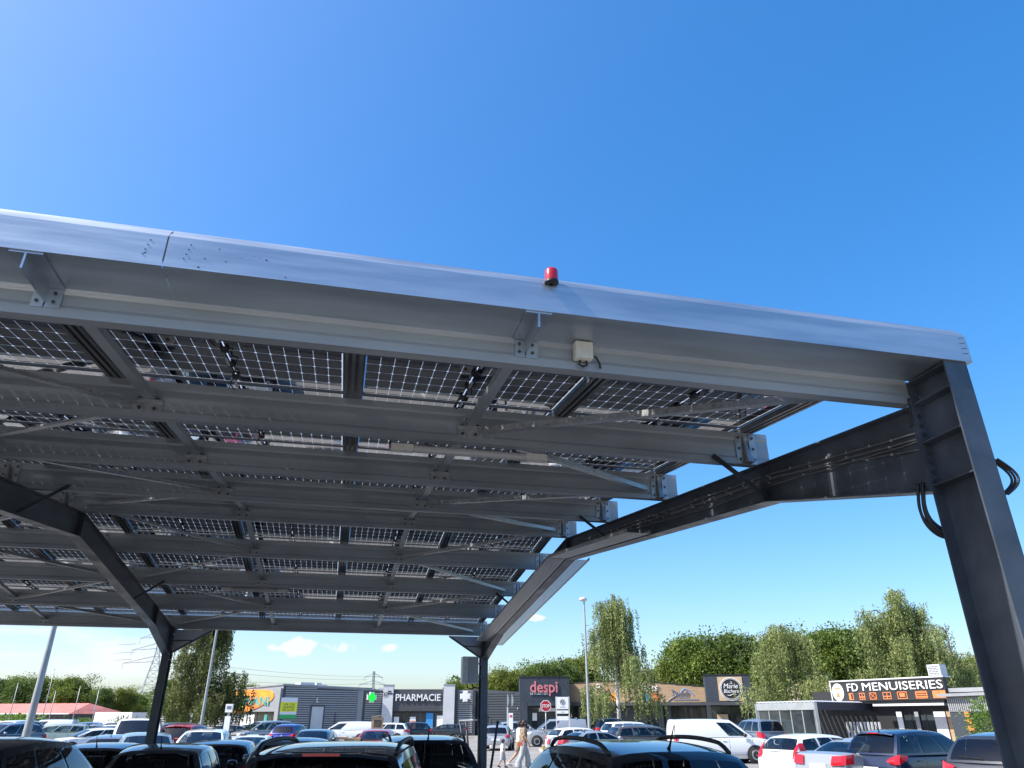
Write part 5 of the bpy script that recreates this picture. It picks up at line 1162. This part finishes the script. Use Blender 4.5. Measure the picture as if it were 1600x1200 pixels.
# stop sign
Y = 47; t = empty('stop_sign', (gx(853, Y), Y, 0), 0, 'red octagonal stop sign on a grey pole', 'sign'); zc = at(853, 1103, Y).z; rr = .335
b = MB(); b.tube([(0, .05, 0), (0, .05, zc + .25)], .035, 10); b.build('pole', 'lamp_pole', t, smooth=True)
oc = [(rr * math.cos(R(22.5 + 45 * i)), rr * math.sin(R(22.5 + 45 * i))) for i in range(8)]
b = MB(); b.prism(oc, lambda x, z: (x, 0, zc + z), lambda x, z: (x, .012, zc + z)); b.build('border', 'sign_white', t)
b = MB(); b.prism([(x * .90, z * .90) for x, z in oc], lambda x, z: (x, -.004, zc + z), lambda x, z: (x, -.001, zc + z)); b.build('face', 'stop_red', t)
lettering('STOP', .24, 'sign_white', t, -.235, -.012, zc - .085, width=.47, depth=.002, bold=.003)
# totem sign with the store emblem
Y = 50; t = empty('totem_sign', (gx(879.5, Y), Y, 0), 0, 'white totem sign with round U emblem right of the stop sign', 'sign'); Zt = lambda py: at(880, py, Y).z; hw_ = gx(889.5, Y) - gx(879.5, Y)
for sg in (-1, 1): b = MB(); b.bx(sg * hw_ - .035, sg * hw_ + .035, -.03, .03, 0, Zt(1088.5)); b.build('post', 'panel_white', t)
slab(t, 'panel', 'sign_white', -hw_ + .04, hw_ - .04, -.04, .02, Zt(1108), Zt(1089)); slab(t, 'panel', 'sign_white', -hw_ + .04, hw_ - .04, -.04, .02, Zt(1115), Zt(1110)); slab(t, 'panel', 'sign_white', -hw_ + .04, hw_ - .04, -.04, .02, Zt(1125.5), Zt(1119))
b = MB(); b.tube([(.15 * math.cos(a * .3927), -.05, Zt(1097) + .15 * math.sin(a * .3927)) for a in range(17)], .012, 5, False); b.build('emblem_ring', 'sign_black', t); lettering('U', .22, 'sign_black', t, -.07, -.05, Zt(1097) - .07, width=.14, depth=.004, bold=.012)
slab(t, 'small_print', 'sign_slate', -.18, .18, -.045, -.041, Zt(1105.3), Zt(1104.4)); slab(t, 'small_print', 'sign_slate', -.10, .10, -.045, -.041, Zt(1113), Zt(1112.2))
# back of a lens shaped advertising column
Y = 60; t = empty('traffic_signal', (gx(797, Y), Y, 0), 0, 'grey curved sign seen from behind on a pale post, right of the centre column', 'sign'); Zt = lambda py: at(797, py, Y).z
b = MB(); b.bx(-.25, -.15, -.05, .05, 0, Zt(1105)); b.build('post', 'panel_white', t); slab(t, 'panel', 'sign_white', -.12, .22, -.04, .02, Zt(1140), Zt(1114)); slab(t, 'panel_mark', 'sign_red', -.04, .16, -.05, -.041, Zt(1121), Zt(1117))
for x, s in ((-.22, .5), (.12, .5)):
    b = MB(); n_ = 10; b.prism([(x + .14 * math.sin(a / n_ * math.pi), lerp(Zt(1106), Zt(1083), a / n_)) for a in range(n_ + 1)] + [(x - .02 * math.sin(a / n_ * math.pi), lerp(Zt(1106), Zt(1083), a / n_)) for a in range(n_ - 1, 0, -1)], lambda a, c: (a, -.05, c), lambda a, c: (a, .02, c)); b.build('blade', 'lamp_pole', t)
# white camera/sign pillar at left centre
Y = 46; t = empty('sign_pillar', (gx(356, Y), Y, 0), 0, 'white pillar with small box on top right of the weeping tree', 'sign'); Zt = lambda py: at(356, py, Y).z
slab(t, 'pillar', 'sign_white', -.16, .16, -.05, .05, 0, Zt(1119)); slab(t, 'stem', 'lamp_pole', -.05, .05, -.04, .04, Zt(1119), Zt(1113)); slab(t, 'box', 'sign_white', -.20, .20, -.08, .08, Zt(1113), Zt(1100)); slab(t, 'screen', 'sign_slate', -.12, .14, -.09, -.081, Zt(1108), Zt(1103))
Y = 70; t = empty('sign_panel', (gx(46, Y), Y, 0), 0, 'small white panel with dark header behind the vans on the left', 'sign'); Zt = lambda py: at(46, py, Y).z
slab(t, 'panel', 'sign_white', -.28, .22, -.03, .03, Zt(1124), Zt(1115)); slab(t, 'header', 'sign_slate', -.16, .24, -.04, -.031, Zt(1115.5), Zt(1113)); slab(t, 'post', 'lamp_pole', -.04, .04, .04, .1, 0, Zt(1114))
# barrier rails before the crossing
t = empty('trolley_barrier', (0, 0, 0), 0, 'thin dark steel barrier by the centre column beside the child', 'barrier')
for (p0, p1, Yb) in (((748, 1120), (750, 1200), 23), ((778, 1126), (767, 1200), 23), ((718, 1124), (722, 1150), 26), ((728, 1126), (730, 1150), 26)):
    a_, c_ = at(p0[0], p0[1], Yb), at(p1[0], p1[1], Yb); a_.z = a_.z; c_ = a_ + (c_ - a_) * (a_.z / (a_.z - c_.z)); b = MB(); b.tube([tuple(c_), tuple(a_)], .035, 8); b.build('post', 'trim_black', t, smooth=True)
b = MB(); a_, c_ = at(718, 1126, 26), at(748, 1125, 23); b.tube([tuple(a_), tuple(c_)], .025, 8); b.build('rail', 'lamp_pole', t, smooth=True)
# dry island with kerb
X0, X1, Y0_, Y1_ = gx(846, 47.5), gx(905, 47.5), 40.5, 49
isl = tag(MB().add([(X0, Y0_, .13), (X1, Y0_, .13), (X1, Y1_, .13), (X0, Y1_, .13)], [(0, 1, 2, 3)]).build('planted_island', 'dry_earth'), kind='structure')
b = MB()
for (a, c) in (((X0 - .12, Y0_ - .12), (X1 + .12, Y0_)), ((X0 - .12, Y1_), (X1 + .12, Y1_ + .12)), ((X0 - .12, Y0_), (X0, Y1_)), ((X1, Y0_), (X1 + .12, Y1_))): b.bx(a[0], c[0], a[1], c[1], .0, .14)
tag(b.build('kerb', 'concrete_kerb'), kind='structure')
rg = np.random.default_rng(3); n = 2600; P = np.stack([rg.uniform(X0, X1, n), rg.uniform(Y0_, Y1_, n), rg.uniform(.14, .26, n)], 1)
tag(link('dry_grass', leaf_mesh('dry_grass', P, .20, 'dry_grass', 4, aspect=.12)), 'dry straw coloured grass on the kerbed island', 'grass', kind='stuff')
b = MB()
for i in range(22):
    for y in (24.6, 54.0): b.add([(-38 + i * 2.6, y, .004), (-37.88 + i * 2.6, y, .004), (-37.88 + i * 2.6, y + 5, .004), (-38 + i * 2.6, y + 5, .004)], [(0, 1, 2, 3)])
b.add([(X0 - 1, 37, .004), (X0 + 9, 37, .004), (X0 + 9, 37.15, .004), (X0 - 1, 37.15, .004)], [(0, 1, 2, 3)])
tag(b.build('parking_lines', 'road_paint'), kind='structure')
# cardboard boxes and crate on the white car's left
for i, (px, py0, py1, w_, m_, lb) in enumerate(((537, 1162, 1152, .22, 'render_beige', 'pale crate standing between two cars below the white pharmacy van'), (554, 1162, 1154, .36, 'timber', 'brown cardboard box beside the crate between parked cars'))):
    Y = 36; zt = at(px, py1, Y).z; t = empty('storage_box', (gx(px, Y), Y, 0), .1 * i, lb, 'box'); slab(t, 'body', m_, -w_, w_, -w_, w_, 0, zt); slab(t, 'lid', m_, -w_ - .02, w_ + .02, -w_ - .02, w_ + .02, zt, zt + .03)
Y = 58; t = empty('furniture_board', (gx(590, Y), Y, 0), .15, 'brown upright wooden panels standing behind the red roofed car', 'board'); Zt = lambda py: at(590, py, Y).z
slab(t, 'panel', 'timber', -.40, .45, -.05, .0, .9, Zt(1121)); b = MB(); b.add([(-.48, -.10, Zt(1121)), (.62, -.10, Zt(1117.5)), (.62, .5, Zt(1117.5)), (-.48, .5, Zt(1121)), (-.48, -.10, Zt(1121) + .06), (.62, -.10, Zt(1117.5) + .06), (.62, .5, Zt(1117.5) + .06), (-.48, .5, Zt(1121) + .06)], [(0, 1, 2, 3), (4, 7, 6, 5), (0, 4, 5, 1), (1, 5, 6, 2), (2, 6, 7, 3), (3, 7, 4, 0)]); b.build('flap', 'timber', t); slab(t, 'inset', 'bark', -.25, .30, -.06, -.051, 1.2, Zt(1125)); slab(t, 'leg', 'timber', -.38, -.28, -.05, .4, 0, .9); slab(t, 'leg', 'timber', .30, .40, -.05, .4, 0, .9)
# ------------------------------------------------------------------ pylons and lines
def pylon(name, label, px, Y, py_top, hw0, arms, r_=.10):
    h = at(px, py_top, Y).z; t = empty(name, (gx(px, Y), Y, 0), .35, label, 'pylon', 'lattice pylons'); b = MB(); n = 13
    wd = lambda z: hw0 * (1 - .86 * min(1, z / (h * .75))) if z < h * .75 else hw0 * .14
    zs = [h * (1 - (1 - i / n) ** 1.15) for i in range(n + 1)]; zs = [h * (i / n) ** .92 for i in range(n + 1)]
    for i in range(n):
        z0, z1 = zs[i], zs[i + 1]; a, c = wd(z0), wd(z1); q0 = [(-a, -a), (a, -a), (a, a), (-a, a)]; q1 = [(-c, -c), (c, -c), (c, c), (-c, c)]
        for k in range(4):
            k2 = (k + 1) % 4; b.bar((*q0[k], z0), (*q1[k], z1), r_, r_); b.bar((*q0[k], z0), (*q1[k2], z1), r_ * .6, r_ * .6); b.bar((*q0[k2], z0), (*q1[k], z1), r_ * .6, r_ * .6); b.bar((*q1[k], z1), (*q1[k2], z1), r_ * .6, r_ * .6)
    b.build('lattice', 'lamp_pole', t)
    for (f_, L_) in arms:
        z = h * f_; b = MB()
        for sg in (-1, 1):
            for e in (-.12, .12): b.bar((sg * hw0 * .14, e * hw0, z), (sg * L_, 0, z - .6), r_ * .8, r_ * .8); b.bar((sg * hw0 * .14, e * hw0, z + 1.4), (sg * L_, 0, z - .6), r_ * .8, r_ * .8)
            b.bar((sg * L_ * .55, 0, z + .1), (sg * L_ * .55, 0, z - .45), r_ * .5, r_ * .5); b.bar((sg * L_, 0, z - .6), (sg * L_, 0, z - 2.2), r_ * .6, r_ * .6)
        b.build('crossarm', 'lamp_pole', t)
    return t, h
pylon('lattice_pylon', 'tall lattice pylon behind the left column', 226, 210, 985, 3.4, ((.66, 8.0), (.80, 6.5), (.93, 5)), .10)
pylon('lattice_pylon', 'small distant pylon above the pharmacy roof', 579, 420, 1049, 3.4, ((.60, 6.5), (.75, 7.5), (.90, 5)), .22)
def wire(name, pts_px, label, r_=.05):
    P = [at(*p) for p in pts_px]; b = MB(); cur = []
    for i in range(len(P) - 1):
        for k in range(10): t = k / 10; q = P[i].lerp(P[i + 1], t); q.z -= 1.2 * 4 * t * (1 - t); cur.append(q)
    cur.append(P[-1]); b.tube(cur, r_, 5); return tag(b.build(name, 'lamp_pole', smooth=True), label, 'cable', 'overhead power lines')
for i, (a, c) in enumerate(((1005, 1006), (1016, 1019), (1028, 1030))):
    wire('power_line', ((-160, a, 230), (213 - 3 * i, c, 208)), ('upper power line left of the tall pylon', 'middle power line left of the tall pylon', 'lowest power line left of the tall pylon')[i], .05)
for i, (a, c) in enumerate(((1030, 1057), (1040, 1062), (1055, 1068))):
    wire('power_line', ((255, a, 214), (574, c, 418)), ('upper power line between the two pylons', 'middle power line between the two pylons', 'lowest power line between the two pylons')[i], .05)
# ------------------------------------------------------------------ people
mat('skin', (.42, .24, .16), .55); mat('skin_dark', (.30, .17, .11), .55); mat('hair', (.02, .015, .012), .6, 0, .3, 30); mat('cloth_beige', (.50, .36, .22), .85, 0, .25, 14, col2=(.12, .08, .06)); mat('cloth_grey', (.34, .36, .37), .9, 0, .12, 8); mat('cloth_white', (.66, .65, .62), .9, 0, .08, 8); mat('shoe', (.55, .50, .50), .7); mat('bag', (.52, .12, .06), .6); mat('mask_black', (.01, .01, .012), .8)
def person(label, loc, heading, h, pose, skin='skin', group=None):
    """pose: dict of joint positions in units of body height (x forward, y left, z up)"""
    root = empty('person', loc, heading, label, 'person', group); J = pose['J']; V = []; E = []; Rd = []; idx = {}
    for n_, (p, r_) in J.items(): idx[n_] = len(V); V.append(tuple(c * h for c in p)); Rd.append(r_ * h)
    for a, c in pose['E']: E.append((idx[a], idx[c]))
    for hd in ('hl', 'hr'):                                         # five fingers
        p = Vector(V[idx[hd]]); 
        for k in range(5):
            off = Vector(((k - 1.8) * .010 * h, .0, -.042 * h * (1, 1.1, 1.15, 1.05, .7)[k])) if k < 4 else Vector((.024 * h, 0, -.022 * h)); mid = p + off * .6 + Vector((.002 * h, 0, 0)); V.append(tuple(mid)); Rd.append(.0052 * h); E.append((idx[hd], len(V) - 1)); V.append(tuple(p + off + Vector((.006 * h, 0, 0)))); Rd.append(.0045 * h); E.append((len(V) - 2, len(V) - 1))
    me = bpy.data.meshes.new('body'); me.from_pydata(V, E, []); me.materials.append(MATS[skin]); o = link('body', me, root)
    bm = bmesh.new(); bm.from_mesh(me); sk = bm.verts.layers.skin.verify()
    for v, r_ in zip(bm.verts, Rd): v[sk].radius = (r_, r_)
    bm.verts.ensure_lookup_table(); bm.verts[idx['pelvis']][sk].use_root = True; bm.to_mesh(me); bm.free()
    m_ = o.modifiers.new('skin', 'SKIN'); m_.use_smooth_shade = True; s_ = o.modifiers.new('sub', 'SUBSURF'); s_.levels = 1; s_.render_levels = 1
    hp = Vector(V[idx['head']]); hr = .062 * h
    b = MB(); prof = [(.02, -1.05), (.55, -.95), (.86, -.6), (1.0, -.1), (1.02, .35), (.86, .75), (.5, 1.0), (.05, 1.1)]
    # hair cap and face features
    b.lathe([(r_ * hr * 1.02, z * hr * .98 + hr * .10) for r_, z in [(1.0, .0), (1.06, .3), (.92, .78), (.55, 1.06), (.04, 1.16)]], hp - Vector((.012 * h, 0, 0)), 12); b.lathe([(.85 * hr, -.85 * hr), (.95 * hr, 0), (.8 * hr, .5 * hr)], hp - Vector((.028 * h, 0, 0)), 10); b.build('hair', 'hair', root, smooth=True)
    fb = MB(); f = hp + Vector((hr * 1.0, 0, 0)); fb.add([tuple(f + Vector((.000, -.010 * h, -.012 * h))), tuple(f + Vector((0, .010 * h, -.012 * h))), tuple(f + Vector((.018 * h, 0, -.014 * h))), tuple(f + Vector((-.004 * h, 0, .014 * h)))], [(0, 1, 2), (0, 2, 3), (1, 3, 2), (0, 3, 1)]); fb.build('nose', skin, root)
    for sg in (-1, 1): eb = MB(); eb.lathe([(.002 * h, .0), (.007 * h, .003 * h), (.003 * h, .006 * h)], tuple(hp + Vector((hr * .90, sg * .022 * h, .010 * h))), 6, 'x'); eb.build('eye', 'mask_black', root); e2 = MB(); e2.lathe([(.006 * h, -.004 * h), (.014 * h, 0), (.008 * h, .006 * h)], tuple(hp + Vector((0, sg * hr * .98, 0))), 7, 'y'); e2.build('ear', skin, root)
    return root, V, idx
def base_pose(step=.18, arm=.10, bend=.0):
    J = {'pelvis': ((0, 0, .52), .068), 'spine': ((.008, 0, .62), .062), 'chest': ((.012, 0, .735), .074), 'neckb': ((.008, 0, .82), .042), 'neck': ((.018, 0, .855), .030), 'head': ((.028, 0, .925), .058), 'crown': ((.026, 0, .962), .046),
         'sl': ((.005, .098, .80), .034), 'el': ((-arm * .5, .118, .64), .026), 'wl': ((arm * .5, .112, .50), .018), 'hl': ((arm * .75, .110, .455), .020),
         'sr': ((.005, -.098, .80), .034), 'er': ((arm * .2, -.118, .64), .026), 'wr': ((arm * .9, -.112, .51), .018), 'hr': ((arm * 1.2, -.110, .468), .020),
         'hipl': ((0, .05, .49), .055), 'kl': ((step * .62, .05, .275), .036), 'al': ((step * .80, .05, .045), .022), 'tl': ((step * .80 + .085, .055, .018), .020),
         'hipr': ((0, -.05, .49), .055), 'kr': ((-step * .35, -.05, .275), .036), 'ar': ((-step * 1.25, -.05, .075), .022), 'tr': ((-step * 1.25 + .075, -.055, .022), .020)}
    E = [('pelvis', 'spine'), ('spine', 'chest'), ('chest', 'neckb'), ('neckb', 'neck'), ('neck', 'head'), ('head', 'crown'), ('chest', 'sl'), ('sl', 'el'), ('el', 'wl'), ('wl', 'hl'), ('chest', 'sr'), ('sr', 'er'), ('er', 'wr'), ('wr', 'hr'), ('pelvis', 'hipl'), ('hipl', 'kl'), ('kl', 'al'), ('al', 'tl'), ('pelvis', 'hipr'), ('hipr', 'kr'), ('kr', 'ar'), ('ar', 'tr')]
    return dict(J=J, E=E)
def garment(name, m, root, h, rings, n=14):
    b = MB(); rows = []
    for (cx, cy, z, rx, ry) in rings: rows.append([(h * (cx + rx * math.cos(2 * math.pi * k / n)), h * (cy + ry * math.sin(2 * math.pi * k / n)), h * z) for k in range(n + 1)])
    b.grid(rows); return b.build(name, m, root, smooth=True)
def shoes(root, V, idx, h, m='shoe'):
    for a, t_ in (('al', 'tl'), ('ar', 'tr')):
        A_, T_ = Vector(V[idx[a]]), Vector(V[idx[t_]]); b = MB(); mid = (A_ + T_) / 2
        b.tube([A_ + Vector((-.035 * h, 0, -.012 * h)), A_ + Vector((.0, 0, -.006 * h)), mid + Vector((.01 * h, 0, .0)), T_ + Vector((.025 * h, 0, 0))], [.022 * h, .030 * h, .028 * h, .016 * h], 8); b.build('shoe', m, root, smooth=True)
ps = base_pose(.13, .10); Yp = 32.0
root, V, idx = person('walking woman in wide pale grey trousers and patterned beige top with dark mask', (gx(818, Yp), Yp, 0), R(8), 1.74, ps); h = 1.74
garment('top', 'cloth_beige', root, h, [(.006, 0, .835, .05, .085), (.01, 0, .80, .075, .118), (.012, 0, .73, .085, .105), (.008, 0, .62, .075, .088), (0, 0, .52, .082, .098), (0, 0, .46, .088, .105)])
for sg, kx, ax_ in ((1, .13 * .62, .13 * .8), (-1, -.13 * .35, -.13 * 1.0)): garment('trouser_leg', 'cloth_grey', root, h, [(0, sg * .045, .53, .078, .062), (kx * .4, sg * .05, .42, .072, .062), (kx, sg * .05, .28, .066, .056), (ax_ * .97, sg * .05, .14, .072, .058), (ax_, sg * .05, .035, .080, .062)])
garment('sleeve', 'cloth_beige', root, h, [(0, -.10, .815, .045, .04), (.0, -.112, .75, .042, .038), (.01, -.118, .68, .04, .036)]); garment('sleeve', 'cloth_beige', root, h, [(0, .10, .815, .045, .04), (-.015, .112, .75, .042, .038), (-.03, .118, .68, .04, .036)])
b = MB(); hp = Vector(V[idx['head']]); b.lathe([(.02 * h, .0), (.046 * h, -.018 * h), (.05 * h, -.03 * h)], tuple(hp + Vector((.062 * h, 0, -.03 * h))), 10, 'x'); b.build('mask', 'mask_black', root, smooth=True); shoes(root, V, idx, h)
bagr = empty('hand_bag', (0, 0, 0), 0, 'small orange red bag held at the walking woman\'s hip', 'bag'); P = Vector((gx(813, Yp - .35), Yp - .38, at(813, 1162, Yp).z)); bagr.location = P
slab(bagr, 'body', 'bag', -.09, .09, -.05, .05, -.07, .06); b = MB(); b.tube([(-.07, 0, .06), (-.05, 0, .14), (.0, 0, .17), (.05, 0, .14), (.07, 0, .06)], .008, 6); b.build('handle', 'bag', bagr)
ps = base_pose(.22, .12); Y2 = 33.1
root, V, idx = person('bare legged walker in shorts mostly hidden behind the walking woman', (gx(811.5, Y2), Y2, 0), R(4), 1.72, ps, 'skin'); h = 1.72
garment('shirt', 'cloth_white', root, h, [(.006, 0, .835, .05, .09), (.01, 0, .80, .08, .125), (.012, 0, .70, .09, .112), (.0, 0, .58, .08, .098), (0, 0, .50, .085, .102)])
for sg, kx in ((1, .20 * .62), (-1, -.20 * .35)): garment('shorts_leg', 'cloth_beige', root, h, [(0, sg * .042, .54, .082, .062), (kx * .35, sg * .05, .43, .075, .06), (kx * .75, sg * .05, .345, .07, .057)])
garment('sleeve', 'cloth_white', root, h, [(0, -.10, .815, .045, .04), (.0, -.112, .74, .042, .038), (.01, -.118, .67, .04, .036)]); garment('sleeve', 'cloth_white', root, h, [(0, .10, .815, .045, .04), (-.015, .112, .74, .042, .038), (-.03, .118, .67, .04, .036)]); shoes(root, V, idx, h)
ps = base_pose(.14, .06); Yc = 32.3; h = 1.04
for n_ in ('head', 'crown'): p_, r_ = ps['J'][n_]; ps['J'][n_] = (p_, r_ * 1.35)
root, V, idx = person('small child in white shirt and pale shorts trailing the adults', (gx(785.5, Yc), Yc, 0), R(10), h, ps, 'skin_dark')
garment('shirt', 'cloth_white', root, h, [(.006, 0, .83, .055, .09), (.01, 0, .79, .085, .12), (.01, 0, .66, .09, .11), (0, 0, .52, .095, .11)]); garment('sleeve', 'cloth_white', root, h, [(0, -.10, .815, .05, .045), (.0, -.112, .73, .046, .042), (.01, -.118, .68, .045, .04)]); garment('sleeve', 'cloth_white', root, h, [(0, .10, .815, .05, .045), (-.015, .112, .73, .046, .042), (-.03, .118, .68, .045, .04)])
for sg, kx in ((1, .14 * .62), (-1, -.14 * .35)): garment('shorts_leg', 'cloth_grey', root, h, [(0, sg * .042, .56, .088, .068), (kx * .4, sg * .05, .42, .082, .066), (kx * .9, sg * .05, .26, .078, .064)])
shoes(root, V, idx, h, 'trim_black')

# small fixings too small to tell apart one by one
for o in bpy.data.objects:
    if o.type == 'MESH' and o.name.split('.')[0] in ('bolt', 'rivet', 'cable_clip'): o['kind'] = 'stuff'
